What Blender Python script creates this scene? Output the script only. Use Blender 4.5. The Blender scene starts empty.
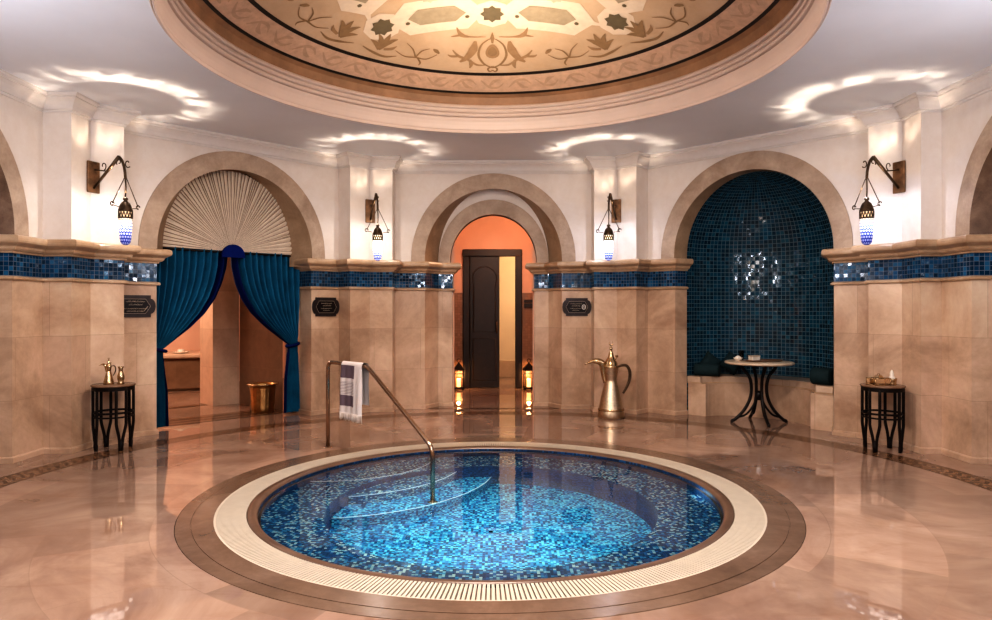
import bpy, bmesh, math, random
from mathutils import Vector, Matrix
random.seed(7)
PI = math.pi
C = bpy.context.scene.collection
S = bpy.context.scene
sin, cos = math.sin, math.cos

# ------------------------------------------------------------------ materials
def new_mat(name):
    m = bpy.data.materials.new(name); m.use_nodes = True
    nt = m.node_tree; b = nt.nodes['Principled BSDF']
    return m, nt, b
def nd(nt, typ, **kw):
    n = nt.nodes.new(typ)
    for k, v in kw.items():
        if k.startswith('i_'):
            n.inputs[int(k[2:])].default_value = v
        else: setattr(n, k, v)
    return n
def lk(nt, a, b): nt.links.new(a, b)
def ramp(nt, fac, stops, interp='LINEAR'):
    r = nd(nt, 'ShaderNodeValToRGB'); cr = r.color_ramp; cr.interpolation = interp
    while len(cr.elements) < len(stops): cr.elements.new(0.5)
    for e, (p, c) in zip(cr.elements, stops):
        e.position = p; e.color = (c[0], c[1], c[2], 1)
    lk(nt, fac, r.inputs[0]); return r.outputs[0]
def math_n(nt, op, a, b=None, c=None):
    n = nd(nt, 'ShaderNodeMath', operation=op)
    for i, v in enumerate((a, b, c)):
        if v is None: continue
        if isinstance(v, (int, float)): n.inputs[i].default_value = v
        else: lk(nt, v, n.inputs[i])
    return n.outputs[0]
def vmath(nt, op, a, b=None, scale=None):
    n = nd(nt, 'ShaderNodeVectorMath', operation=op)
    for i, v in enumerate((a, b)):
        if v is None: continue
        if isinstance(v, (tuple, list)): n.inputs[i].default_value = v
        else: lk(nt, v, n.inputs[i])
    if scale is not None: n.inputs['Scale'].default_value = scale
    return n.outputs[0]
def mixc(nt, fac, a, b, blend='MIX'):
    n = nd(nt, 'ShaderNodeMix', data_type='RGBA', blend_type=blend)
    for sock, v in ((n.inputs[0], fac), (n.inputs[6], a), (n.inputs[7], b)):
        if isinstance(v, (int, float)): sock.default_value = v
        elif isinstance(v, (tuple, list)): sock.default_value = (v[0], v[1], v[2], 1)
        else: lk(nt, v, sock)
    return n.outputs[2]
def coord(nt, which='Object'):
    return nd(nt, 'ShaderNodeTexCoord').outputs[which]
def noise(nt, vec, scale, detail=4, rough=.6, dist=0, out=0):
    n = nd(nt, 'ShaderNodeTexNoise'); n.inputs['Scale'].default_value = scale
    n.inputs['Detail'].default_value = detail; n.inputs['Roughness'].default_value = rough
    n.inputs['Distortion'].default_value = dist
    if vec is not None: lk(nt, vec, n.inputs['Vector'])
    return n.outputs[out]
def bump(nt, h, strength, dist=.01, normal=None):
    n = nd(nt, 'ShaderNodeBump'); n.inputs['Strength'].default_value = strength
    n.inputs['Distance'].default_value = dist; lk(nt, h, n.inputs['Height'])
    if normal is not None: lk(nt, normal, n.inputs['Normal'])
    return n.outputs[0]
def plain(name, col, rough=.5, metal=0, var=.12, vscale=12, bmp=0, spec=None, emis=None, estr=0):
    m, nt, b = new_mat(name)
    f = noise(nt, coord(nt), vscale)
    c = ramp(nt, f, [(.3, [x*(1-var) for x in col]), (.7, [min(1, x*(1+var)) for x in col])])
    lk(nt, c, b.inputs['Base Color']); b.inputs['Roughness'].default_value = rough
    b.inputs['Metallic'].default_value = metal
    if spec is not None: b.inputs['Specular IOR Level'].default_value = spec
    if bmp: lk(nt, bump(nt, noise(nt, coord(nt), vscale*6, 3), bmp, .004), b.inputs['Normal'])
    if emis:
        b.inputs['Emission Color'].default_value = (*emis, 1); b.inputs['Emission Strength'].default_value = estr
    return m
def mosaic(name, tile, grout, stops, gcol, rough=.12, tilt=.05, uvw=None, interp='CONSTANT', cluster=0):
    """square glazed tiles on metric UVs, each with its own colour and a tiny tilt of its own"""
    m, nt, b = new_mat(name)
    uv = coord(nt, 'UV')
    s = vmath(nt, 'SCALE', uv, scale=1/tile)
    cell = vmath(nt, 'FLOOR', s); fr = vmath(nt, 'FRACTION', s)
    wn = nd(nt, 'ShaderNodeTexWhiteNoise', noise_dimensions='2D'); lk(nt, cell, wn.inputs['Vector'])
    v = wn.outputs['Value']
    if cluster:
        nz = noise(nt, cell, .13, 2, .5)
        v = math_n(nt, 'ADD', math_n(nt, 'MULTIPLY', v, 1-cluster), math_n(nt, 'MULTIPLY', nz, cluster))
    col = ramp(nt, v, stops, interp)
    sp = nd(nt, 'ShaderNodeSeparateXYZ'); lk(nt, fr, sp.inputs[0])
    ax = math_n(nt, 'ABSOLUTE', math_n(nt, 'SUBTRACT', sp.outputs[0], .5))
    ay = math_n(nt, 'ABSOLUTE', math_n(nt, 'SUBTRACT', sp.outputs[1], .5))
    g = math_n(nt, 'GREATER_THAN', math_n(nt, 'MAXIMUM', ax, ay), .5-grout/tile/2)
    lk(nt, mixc(nt, g, col, gcol), b.inputs['Base Color'])
    lk(nt, math_n(nt, 'ADD', math_n(nt, 'MULTIPLY', g, .6), rough), b.inputs['Roughness'])
    geo = nd(nt, 'ShaderNodeNewGeometry')
    off = vmath(nt, 'SCALE', vmath(nt, 'SUBTRACT', wn.outputs['Color'], (.5, .5, .5)), scale=tilt)
    lk(nt, vmath(nt, 'NORMALIZE', vmath(nt, 'ADD', geo.outputs['Normal'], off)), b.inputs['Normal'])
    return m

def stone(name, cols, scale=1.4, rough=.3, joints=None, jcol=(.25, .16, .1), pit=0, vein=None):
    m, nt, b = new_mat(name)
    co = coord(nt)
    f = noise(nt, co, scale, 8, .62, .6)
    c = ramp(nt, f, [(.28, cols[0]), (.5, cols[1]), (.72, cols[2])])
    f2 = noise(nt, co, scale*9, 5, .7)
    c = mixc(nt, .5, c, ramp(nt, f2, [(.3, (.42, .42, .42)), (.7, (.58, .58, .58))]), 'OVERLAY')
    if vein:
        w = noise(nt, co, scale*.8, 6, .6, 1.2)
        vm = ramp(nt, math_n(nt, 'ABSOLUTE', math_n(nt, 'SUBTRACT', w, .5)), [(0, (1, 1, 1)), (.025, (0, 0, 0))])
        c = mixc(nt, math_n(nt, 'MULTIPLY', vm, .5), c, vein)
    nrm = None
    if joints:
        bw, bh, off = joints
        br = nd(nt, 'ShaderNodeTexBrick', offset=off, squash=1)
        lk(nt, coord(nt, 'UV'), br.inputs['Vector'])
        br.inputs['Scale'].default_value = 1; br.inputs['Mortar Size'].default_value = .0022
        br.inputs['Mortar Smooth'].default_value = .1
        br.inputs['Brick Width'].default_value = bw; br.inputs['Row Height'].default_value = bh
        br.inputs['Color1'].default_value = (.43, .43, .43, 1); br.inputs['Color2'].default_value = (.56, .56, .56, 1)
        br.inputs['Mortar'].default_value = (.5, .5, .5, 1)
        c = mixc(nt, .8, c, br.outputs['Color'], 'OVERLAY')
        c = mixc(nt, math_n(nt, 'MULTIPLY', br.outputs['Fac'], .55), c, jcol)
    lk(nt, c, b.inputs['Base Color']); b.inputs['Roughness'].default_value = rough
    if pit:
        p = noise(nt, co, 38, 4, .7)
        lk(nt, bump(nt, p, pit, .01), b.inputs['Normal'])
    return m

M = {}
M['pier'] = stone('pier_marble', [(.37, .235, .155), (.56, .40, .28), (.73, .565, .425)], 1.3, .28, (.95, .62, .5))
M['ledge'] = stone('ledge_travertine', [(.36, .23, .135), (.48, .33, .21), (.58, .43, .3)], 2.2, .3, None, pit=.15)
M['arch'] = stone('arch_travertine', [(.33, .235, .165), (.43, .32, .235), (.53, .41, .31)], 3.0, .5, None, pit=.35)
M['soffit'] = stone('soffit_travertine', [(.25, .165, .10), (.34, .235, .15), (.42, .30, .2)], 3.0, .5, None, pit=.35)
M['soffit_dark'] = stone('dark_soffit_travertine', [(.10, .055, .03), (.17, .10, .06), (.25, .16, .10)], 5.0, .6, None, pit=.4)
M['plaster'] = stone('warm_plaster', [(.69, .61, .54), (.745, .67, .605), (.79, .72, .66)], .9, .6, None)
M['crown'] = plain('cornice_plaster', (.70, .65, .61), .5, var=.03)
M['ceil'] = plain('ceiling_paint', (.74, .755, .79), .6, var=.04, vscale=.8)
M['rim'] = plain('dome_rim_plaster', (.62, .50, .43), .45, var=.04, vscale=2)
M['tile'] = mosaic('blue_glazed_tile', .046, .0045, [(0, (.005, .03, .065)), (.3, (.008, .05, .11)), (.6, (.012, .075, .16)), (.85, (.022, .12, .23))], (.12, .15, .19), .1, .06)
M['niche'] = mosaic('niche_glazed_tile', .057, .006, [(0, (.003, .026, .047)), (.25, (.004, .038, .066)), (.5, (.006, .050, .088)), (.75, (.008, .065, .11)), (.94, (.013, .092, .145))], (.12, .20, .235), .09, .085)
M['pool'] = mosaic('pool_floor_mosaic', .021, .002, [(0, (.002, .03, .12)), (.33, (.006, .085, .27)), (.45, (.02, .22, .46)), (.58, (.05, .40, .60)), (.72, (.20, .64, .74))], (.05, .26, .4), .3, .02, cluster=.25)
M['pool_dark'] = mosaic('pool_bench_mosaic', .021, .002, [(0, (.003, .025, .09)), (.36, (.006, .06, .19)), (.52, (.015, .14, .33)), (.68, (.04, .27, .45)), (.80, (.30, .55, .58)), (.9, (.55, .68, .62))], (.03, .12, .2), .3, .02)
M['pool_wall'] = mosaic('pool_wall_mosaic', .021, .002, [(0, (.002, .015, .05)), (.5, (.005, .04, .13)), (.8, (.01, .08, .22))], (.02, .07, .14), .3, .02)
M['white_strip'] = plain('step_nosing', (.85, .92, .95), .4, var=.02)
M['coping'] = stone('pool_coping_stone', [(.085, .05, .032), (.12, .072, .047), (.16, .10, .067)], 2.5, .3)
M['surround'] = stone('pool_surround_stone', [(.11, .07, .047), (.155, .10, .068), (.205, .138, .098)], 2.0, .22)
M['grate'] = plain('grate_cream', (.50, .44, .355), .4, var=.05)
M['gap'] = plain('grate_shadow_gap', (.15, .11, .08), .8)
M['steel'] = plain('brushed_steel', (.42, .31, .235), .18, 1, var=.05)
M['brass'] = plain('aged_brass', (.50, .36, .215), .26, 1, var=.25, vscale=30)
M['hammered'] = plain('hammered_brass', (.56, .45, .325), .30, 1, var=.2, vscale=40, bmp=.5)
M['bronze'] = plain('dark_bronze', (.10, .065, .04), .4, .8, var=.25, vscale=30)
M['rust'] = plain('rusty_plate', (.20, .11, .055), .5, .5, var=.5, vscale=14)
M['iron'] = plain('black_iron', (.009, .006, .005), .4, spec=.25)
M['wood_dark'] = plain('black_wood', (.010, .006, .005), .45, spec=.2)
M['door_wood'] = stone('dark_door_wood', [(.007, .0035, .0025), (.013, .0065, .004), (.021, .011, .007)], 6, .45)
M['table_stone'] = stone('brown_table_stone', [(.16, .09, .05), (.22, .13, .08), (.28, .17, .11)], 8, .2)
M['table_cream'] = stone('cream_table_stone', [(.5, .38, .26), (.6, .48, .35), (.7, .58, .44)], 5, .3)
M['cushion'] = plain('teal_cushion', (.005, .024, .028), .85, var=.2, vscale=20)
M['sign'] = plain('sign_plate', (.014, .011, .012), .3, .5, var=.15)
M['sign_rim'] = plain('sign_rim', (.045, .036, .036), .35, .6, var=.15)
M['gilt'] = plain('sign_gilt', (.55, .45, .33), .4, .3)
M['peach'] = plain('corridor_plaster', (.72, .47, .35), .6, var=.05, vscale=1.5)
M['cream_wall'] = plain('cream_room_plaster', (.74, .62, .48), .6, var=.04, vscale=1.5)
M['wains'] = mosaic('corridor_wainscot_tile', .05, .004, [(0, (.25, .14, .08)), (.4, (.28, .155, .09)), (.75, (.31, .175, .105))], (.22, .13, .075), .3, .03)
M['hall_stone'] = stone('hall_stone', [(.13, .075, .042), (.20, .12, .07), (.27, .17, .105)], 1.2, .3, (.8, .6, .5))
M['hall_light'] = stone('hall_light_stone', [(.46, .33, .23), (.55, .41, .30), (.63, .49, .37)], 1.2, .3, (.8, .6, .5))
M['fan'] = plain('pleated_cream_fabric', (.66, .56, .45), .8, var=.06)
M['wax'] = plain('candle_wax', (.9, .75, .5), .5, emis=(1, .55, .2), estr=2.2)
M['white_ceramic'] = plain('white_ceramic', (.75, .68, .58), .25, var=.03)
M['tray_wood'] = plain('brown_tray_wood', (.16, .085, .045), .35)
M['green_towel'] = plain('folded_towel', (.55, .45, .3), .9)

# floor marble: big polar slabs with brownish clouds, polished
def floor_mat():
    m, nt, b = new_mat('polished_floor_marble')
    co = coord(nt)
    f = noise(nt, co, .9, 8, .62, 1.0)
    c = ramp(nt, f, [(.25, (.20, .125, .09)), (.45, (.29, .19, .14)), (.6, (.37, .26, .195)), (.8, (.46, .345, .27))])
    mp = nd(nt, 'ShaderNodeMapping'); mp.inputs['Rotation'].default_value = (0, 0, .5); mp.inputs['Scale'].default_value = (1, 4.2, 1)
    lk(nt, co, mp.inputs['Vector'])
    f2 = noise(nt, mp.outputs[0], 1.1, 7, .65, 1.6)
    dark = ramp(nt, f2, [(.54, (0, 0, 0)), (.74, (1, 1, 1))])
    c = mixc(nt, math_n(nt, 'MULTIPLY', dark, .42), c, (.24, .135, .085))
    br = nd(nt, 'ShaderNodeTexBrick', offset=.5)
    lk(nt, coord(nt, 'UV'), br.inputs['Vector'])
    br.inputs['Scale'].default_value = 1; br.inputs['Mortar Size'].default_value = .003
    br.inputs['Brick Width'].default_value = 1.25; br.inputs['Row Height'].default_value = .63
    br.inputs['Color1'].default_value = (.38, .38, .38, 1); br.inputs['Color2'].default_value = (.6, .59, .585, 1)
    br.inputs['Mortar'].default_value = (.48, .48, .48, 1)
    c = mixc(nt, .75, c, br.outputs['Color'], 'OVERLAY')
    c = mixc(nt, math_n(nt, 'MULTIPLY', br.outputs['Fac'], .10), c, (.2, .12, .07))
    lk(nt, c, b.inputs['Base Color'])
    lk(nt, math_n(nt, 'ADD', math_n(nt, 'MULTIPLY', noise(nt, co, 2.2, 3), .035), .0), b.inputs['Roughness'])
    b.inputs['IOR'].default_value = 1.72
    return m
M['floor'] = floor_mat()
def band_mat(name='floor_mosaic_band'):
    m, nt, b = new_mat(name)
    uv = coord(nt, 'UV')
    sp = nd(nt, 'ShaderNodeSeparateXYZ'); lk(nt, uv, sp.inputs[0])
    u = math_n(nt, 'DIVIDE', sp.outputs[0], .10); v = math_n(nt, 'DIVIDE', sp.outputs[1], .28)
    z = math_n(nt, 'ABSOLUTE', math_n(nt, 'SUBTRACT', math_n(nt, 'FRACT', math_n(nt, 'ADD', u, math_n(nt, 'MULTIPLY', math_n(nt, 'PINGPONG', math_n(nt, 'MULTIPLY', v, 2), .5), 1.4))), .5))
    s = math_n(nt, 'GREATER_THAN', z, .27)
    nz = noise(nt, coord(nt), 30, 3)
    dk = ramp(nt, nz, [(.35, (.035, .016, .008)), (.65, (.07, .034, .017))])
    lt = ramp(nt, nz, [(.35, (.19, .10, .052)), (.65, (.27, .15, .085))])
    edge = math_n(nt, 'GREATER_THAN', math_n(nt, 'ABSOLUTE', math_n(nt, 'SUBTRACT', v, .5)), .4)
    c = mixc(nt, s, lt, dk); c = mixc(nt, edge, c, dk)
    lk(nt, c, b.inputs['Base Color']); b.inputs['Roughness'].default_value = .2
    b.inputs['Specular IOR Level'].default_value = .35
    return m
M['band'] = band_mat(); M['lattice'] = M['band']
def water_mat():
    m, nt, b = new_mat('pool_water')
    b.inputs['Base Color'].default_value = (.86, .96, 1, 1)
    b.inputs['Transmission Weight'].default_value = 1; b.inputs['IOR'].default_value = 1.33
    b.inputs['Roughness'].default_value = 0
    lk(nt, bump(nt, noise(nt, coord(nt), 3.2, 2, .5), .05, .03), b.inputs['Normal'])
    return m
M['water'] = water_mat()
def glass_mat():
    m, nt, b = new_mat('clear_glass')
    b.inputs['Transmission Weight'].default_value = 1; b.inputs['Roughness'].default_value = .05
    b.inputs['Base Color'].default_value = (.9, .75, .55, 1)
    return m
M['glass'] = glass_mat()
def velvet():
    m, nt, b = new_mat('teal_velvet')
    co = coord(nt)
    f = noise(nt, co, 5, 4)
    c = ramp(nt, f, [(.3, (.005, .085, .17)), (.7, (.012, .15, .28))])
    lk(nt, c, b.inputs['Base Color']); b.inputs['Roughness'].default_value = .6
    b.inputs['Specular IOR Level'].default_value = .2; b.inputs['Sheen Weight'].default_value = .25; b.inputs['Sheen Tint'].default_value = (.1, .5, .7, 1)
    return m
M['velvet'] = velvet()
M['navy'] = plain('navy_velvet', (.003, .012, .085), .8, spec=.1, var=.2)
def lantern_glass(name, boost, cool):
    """cobalt glass, full of round clear holes in rows, brightest around the bulb"""
    m, nt, b = new_mat(name)
    uv = coord(nt, 'UV')           # u = round the body in metres, v = 0 bottom .. 1 top
    sp = nd(nt, 'ShaderNodeSeparateXYZ'); lk(nt, uv, sp.inputs[0])
    rows = math_n(nt, 'MULTIPLY', sp.outputs[1], 11)
    ri = math_n(nt, 'FLOOR', rows)
    cu = math_n(nt, 'FRACT', math_n(nt, 'ADD', math_n(nt, 'MULTIPLY', sp.outputs[0], 31.83), math_n(nt, 'MULTIPLY', ri, .5)))
    fv = math_n(nt, 'FRACT', rows)
    d = math_n(nt, 'SQRT', math_n(nt, 'ADD', math_n(nt, 'POWER', math_n(nt, 'SUBTRACT', cu, .5), 2), math_n(nt, 'POWER', math_n(nt, 'SUBTRACT', fv, .5), 2)))
    hole = math_n(nt, 'LESS_THAN', d, .36)
    v = sp.outputs[1]
    gb = ramp(nt, v, [(.0, (.16, .16, .16)), (.2, (.26, .26, .26)), (.42, (.8, .8, .8)), (.52, (1, 1, 1)), (.62, (.8, .8, .8)), (.82, (.35, .35, .35)), (1, (.2, .2, .2))])
    gc = ramp(nt, v, [(0, (.02, .025, .32)), (.35, (.05, .09, .6)), (.55, (.3, .4, .9)), (.8, (1, .75, .4)), (1, (.9, .5, .2))])
    hc = ramp(nt, v, [(0, (.55, .6, 1)), (.4, cool), (.7, cool), (.85, (1, .9, .7))])
    col = mixc(nt, hole, gc, hc)
    st = math_n(nt, 'MULTIPLY', math_n(nt, 'ADD', math_n(nt, 'MULTIPLY', hole, .85), .15), math_n(nt, 'MULTIPLY', gb, boost))
    lk(nt, col, b.inputs['Emission Color']); lk(nt, st, b.inputs['Emission Strength'])
    lk(nt, gc, b.inputs['Base Color']); b.inputs['Roughness'].default_value = .15
    return m

# ------------------------------------------------------------------ mesh helpers
class MB:
    """collects shapes; build() links them as ONE mesh object"""
    def __init__(s): s.v = []; s.f = []; s.uv = []; s.mi = []; s.sm = []
    def add(s, vs, fs, uvs=None, mi=0, smooth=False):
        o = len(s.v); s.v += [tuple(p) for p in vs]
        for k, f in enumerate(fs):
            s.f.append([i+o for i in f]); s.mi.append(mi); s.sm.append(smooth)
            s.uv.append([uvs[i] for i in f] if uvs else [(s.v[i+o][0], s.v[i+o][1]) for i in f])
    def xform(s, mat):
        s.v = [tuple(mat @ Vector(p)) for p in s.v]; return s
    def build(s, name, mats, parent=None, recalc=True):
        me = bpy.data.meshes.new(name); me.from_pydata(s.v, [], s.f)
        if not isinstance(mats, (list, tuple)): mats = [mats]
        for m in mats: me.materials.append(m)
        ul = me.uv_layers.new(name='UVMap'); li = 0
        for p, uv, mi, sm in zip(me.polygons, s.uv, s.mi, s.sm):
            p.material_index = mi; p.use_smooth = sm
            for k in range(len(uv)): ul.data[p.loop_start+k].uv = uv[k]
        if recalc:
            bm = bmesh.new(); bm.from_mesh(me); bmesh.ops.remove_doubles(bm, verts=bm.verts, dist=1e-5)
            bmesh.ops.recalc_face_normals(bm, faces=bm.faces); bm.to_mesh(me); bm.free()
        me.update()
        o = bpy.data.objects.new(name, me); C.objects.link(o)
        if parent: o.parent = parent
        return o
    # ---- shapes
    def grid(s, P, nu, nv, uvf=None, mi=0, smooth=False, closeu=False):
        vs = []; uvs = []
        for j in range(nv+1):
            for i in range(nu+1):
                vs.append(P(i/nu, j/nv)); uvs.append(uvf(i/nu, j/nv) if uvf else (i/nu, j/nv))
        fs = [(j*(nu+1)+i, j*(nu+1)+i+1, (j+1)*(nu+1)+i+1, (j+1)*(nu+1)+i) for j in range(nv) for i in range(nu)]
        s.add(vs, fs, uvs, mi, smooth); return s
    def box(s, c, d, mi=0, rot=0, bev=0):
        x, y, z = [k/2 for k in d]
        if bev:
            b = min(bev, x*.9, y*.9, z*.9); vs = []; layers = []
            def ring(zz, ins):
                X, Y = x-ins, y-ins; q = b
                return [(X, -Y+q, zz), (X, Y-q, zz), (X-q, Y, zz), (-X+q, Y, zz), (-X, Y-q, zz), (-X, -Y+q, zz), (-X+q, -Y, zz), (X-q, -Y, zz)]
            rs = [ring(-z, b*.6), ring(-z+b*.6, 0), ring(z-b*.6, 0), ring(z, b*.6)]
            vs = [p for r in rs for p in r]; fs = []
            for j in range(3):
                for i in range(8): fs.append((j*8+i, j*8+(i+1) % 8, (j+1)*8+(i+1) % 8, (j+1)*8+i))
            fs.append(tuple(range(7, -1, -1))); fs.append(tuple(range(24, 32)))
        else:
            vs = [(-x, -y, -z), (x, -y, -z), (x, y, -z), (-x, y, -z), (-x, -y, z), (x, -y, z), (x, y, z), (-x, y, z)]
            fs = [(0, 3, 2, 1), (4, 5, 6, 7), (0, 1, 5, 4), (1, 2, 6, 5), (2, 3, 7, 6), (3, 0, 4, 7)]
        R = Matrix.Translation(c) @ Matrix.Rotation(rot, 4, 'Z')
        vs2 = [tuple(R @ Vector(p)) for p in vs]
        uvs = [(p[0]+p[1], p[2]) for p in vs2]
        s.add(vs2, fs, uvs, mi); return s
    def lathe(s, prof, n=32, c=(0, 0, 0), mi=0, smooth=True, uvf=None):
        vs = []; uvs = []; m = len(prof)
        for i in range(n+1):
            a = 2*PI*i/n
            for j, (r, z) in enumerate(prof):
                vs.append((c[0]+r*cos(a), c[1]+r*sin(a), c[2]+z)); uvs.append(uvf(i/n, j/(m-1), r, z) if uvf else (a*.3, z))
        fs = [(i*m+j, (i+1)*m+j, (i+1)*m+j+1, i*m+j+1) for i in range(n) for j in range(m-1)]
        s.add(vs, fs, uvs, mi, smooth); return s
    def tube(s, pts, r, n=8, mi=0, caps=True, closed=False):
        pts = [Vector(p) for p in pts]; m = len(pts)
        rr = r if isinstance(r, (list, tuple)) else [r]*m
        prevn = None; rings = []
        for i, p in enumerate(pts):
            if closed: t = (pts[(i+1) % m]-pts[i-1]).normalized()
            else: t = (pts[min(i+1, m-1)]-pts[max(i-1, 0)]).normalized()
            if prevn is None:
                a = Vector((0, 0, 1)) if abs(t.z) < .9 else Vector((1, 0, 0)); nn = t.cross(a).normalized()
            else:
                nn = prevn-t*prevn.dot(t); nn = nn.normalized()
            prevn = nn; bb = t.cross(nn)
            rings.append([p+nn*rr[i]*cos(2*PI*k/n)+bb*rr[i]*sin(2*PI*k/n) for k in range(n)])
        vs = [v for R in rings for v in R]; fs = []
        for i in range(m if closed else m-1):
            j = (i+1) % m
            for k in range(n): fs.append((i*n+k, i*n+(k+1) % n, j*n+(k+1) % n, j*n+k))
        if caps and not closed: fs.append(tuple(range(n-1, -1, -1))); fs.append(tuple((m-1)*n+k for k in range(n)))
        s.add(vs, fs, [(v.x, v.z) for v in vs], mi, True); return s
    def sweep(s, path, prof, closed=False, mi=0, vofs=0, capends=False):
        """path 2-D running to the right as seen from the room; prof (offset into the room, z)"""
        n = len(path); P = [Vector((p[0], p[1])) for p in path]
        def nrm(a, b):
            d = (b-a).normalized(); return Vector((d.y, -d.x))
        mit = []
        for i in range(n):
            if closed: n1 = nrm(P[i-1], P[i]); n2 = nrm(P[i], P[(i+1) % n])
            else:
                n1 = nrm(P[max(i-1, 0)], P[max(i-1, 0)+1]); n2 = nrm(P[min(i, n-2)], P[min(i, n-2)+1])
            k = n1+n2; k = k/max(.35, (1+n1.dot(n2))); mit.append(k)
        L = [0]
        for i in range(1, n+1): L.append(L[-1]+(P[i % n]-P[i-1]).length)
        m = len(prof); al = [0]
        for j in range(1, m): al.append(al[-1]+math.hypot(prof[j][0]-prof[j-1][0], prof[j][1]-prof[j-1][1]))
        cnt = n if closed else n-1
        for i in range(cnt):
            j = (i+1) % n; vs = []; uvs = []
            for q, (o, z) in enumerate(prof):
                a = P[i]+mit[i]*o; b = P[j]+mit[j]*o
                vs += [(a.x, a.y, z), (b.x, b.y, z)]; uvs += [(L[i], prof[0][1]+al[q]), (L[i+1], prof[0][1]+al[q])]
            s.add(vs, [(2*q, 2*q+1, 2*q+3, 2*q+2) for q in range(m-1)], uvs, mi)
        if capends and not closed:
            for i in (0, n-1):
                vs = [(P[i].x+mit[i].x*o, P[i].y+mit[i].y*o, z) for o, z in prof]
                s.add(vs, [tuple(range(m))], None, mi)
        return s
    def ring(s, r0, r1, z0, z1=None, n=128, mi=0, c=(0, 0), smooth=False):
        z1 = z0 if z1 is None else z1; vs = []; uvs = []
        for i in range(n+1):
            a = 2*PI*i/n
            for r, z in ((r0, z0), (r1, z1)):
                vs.append((c[0]+r*sin(a), c[1]+r*cos(a), z)); uvs.append((a*4.3, r-r0 if mi == 1 else r))
        s.add(vs, [(2*i, 2*i+2, 2*i+3, 2*i+1) for i in range(n)], uvs, mi, smooth); return s

def part(o, name=None): return o
def empty(name, label, cat, loc=(0, 0, 0), rz=0, group=None, kind=None):
    o = bpy.data.objects.new(name, None); C.objects.link(o); o.location = loc; o.rotation_euler = (0, 0, rz)
    o.empty_display_size = .1
    return tag(o, label, cat, group, kind)
def tag(o, label, cat, group=None, kind=None):
    o['label'] = label; o['category'] = cat
    if group: o['group'] = group
    if kind: o['kind'] = kind
    return o
def arc_pts(p, rad, steps=6):
    """round the corners of a 3-D polyline"""
    P = [Vector(q) for q in p]; out = [P[0]]
    for i in range(1, len(P)-1):
        a, b, c = P[i-1], P[i], P[i+1]
        d1 = (a-b); d2 = (c-b); r = min(rad, d1.length*.45, d2.length*.45)
        s0 = b+d1.normalized()*r; s1 = b+d2.normalized()*r
        for k in range(steps+1):
            t = k/steps; out.append(s0*(1-t)**2+b*2*t*(1-t)+s1*t*t)
    out.append(P[-1]); return out
def spline(p, n=8):
    P = [Vector(q) for q in p]; out = []
    for i in range(len(P)-1):
        p0 = P[max(i-1, 0)]; p1 = P[i]; p2 = P[i+1]; p3 = P[min(i+2, len(P)-1)]
        for k in range(n):
            t = k/n
            out.append(.5*((2*p1)+(p2-p0)*t+(2*p0-5*p1+4*p2-p3)*t*t+(3*p1-p0-3*p2+p3)*t**3))
    out.append(P[-1]); return out

# ------------------------------------------------------------------ plan of the room
RK = 4.76; AO = RK*cos(PI/8); PD = .30; A = AO+PD; E1 = AO*math.tan(PI/8)-.335
H1 = 1.039; HB = .86; ZS = 2.27; ZC = 3.74; ZLED = 2.23
D = math.radians
def W(az, r, t, z=None):
    a = D(az); p = (r*sin(a)+t*cos(a), r*cos(a)-t*sin(a))
    return p if z is None else (p[0], p[1], z)
TAIL = {'center': [(A, H1), (A+.3, HB), (A+.3, .64), (A+.46, .64)],
        'curtain': [(A, H1), (A+.25, 1.03), (A+.75, 1.04)],
        'niche': [(A, H1), (A+.2, .965)], 'niche_right': [(A, H1+.06), (A+.2, 1.025)],
        'side': [(A, H1), (A+.3, .98), (A+.9, .98)]}
BAYS = {0: 'center', 45: 'niche', 90: 'side', 135: 'side', 180: 'side', 225: 'side', 270: 'side', 315: 'curtain'}
SIDE = {0: 'back', 45: 'back_right', 90: 'right', 135: 'front_right', 180: 'front', 225: 'front_left', 270: 'left', 315: 'back_left'}
WLAB = {0: 'cream plaster wall with the lit doorway arch holding a second smaller arch',
        45: 'cream plaster wall around the arch of the blue tiled niche',
        90: 'cream plaster wall with a stone arch at the right edge of the photo',
        135: 'cream plaster wall beyond the right edge, beside the camera', 180: 'cream plaster wall with the arch the camera looks through',
        225: 'cream plaster wall beyond the left edge, beside the camera', 270: 'cream plaster wall with a stone arch at the left edge of the photo',
        315: 'cream plaster wall around the arch with the pleated sunburst and blue curtains'}
PLAB = {0: 'marble pier between doorway arch and tiled niche, tall coffee pot at its foot',
        45: 'marble pier to the right of the tiled niche, half-round table before it', 90: 'marble pier beyond the right edge of the photo',
        135: 'marble pier behind the camera on its right', 180: 'marble pier behind the camera on its left', 225: 'marble pier beyond the left edge of the photo',
        270: 'marble pier to the left of the curtained arch, small table with coffee pot before it', 315: 'marble pier between curtained arch and doorway arch'}

def arch(h, v, n=36, zb=2.12, zs=ZS):
    p = [(-h, zb)] + [(-h*cos(PI*i/n), zs+v*sin(PI*i/n)) for i in range(n+1)] + [(h, zb)]
    return p

def strip(mb, az, pa, ra, pb, rb, mi=0, smooth=False):
    if az == 45:   # this arch is a little wider and stands off centre in its bay
        def sh(p): return [(t*1.03+.03 if abs(t) < 1.4 else t, z) for t, z in p]
        pa, pb = sh(pa), sh(pb)
    """band of quads between two (t,z) curves at radii ra, rb"""
    n = len(pa); vs = [W(az, ra, *p) for p in pa]+[W(az, rb, *p) for p in pb]
    L = [0]
    for i in range(1, n): L.append(L[-1]+math.dist(pa[i], pa[i-1]))
    w = max(.01, abs(ra-rb)+math.dist(pa[n//2], pb[n//2]))
    uvs = [(l, 0) for l in L]+[(l, w) for l in L]
    mb.add(vs, [(i, i+1, n+i+1, n+i) for i in range(n-1)], uvs, mi, smooth)

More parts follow.
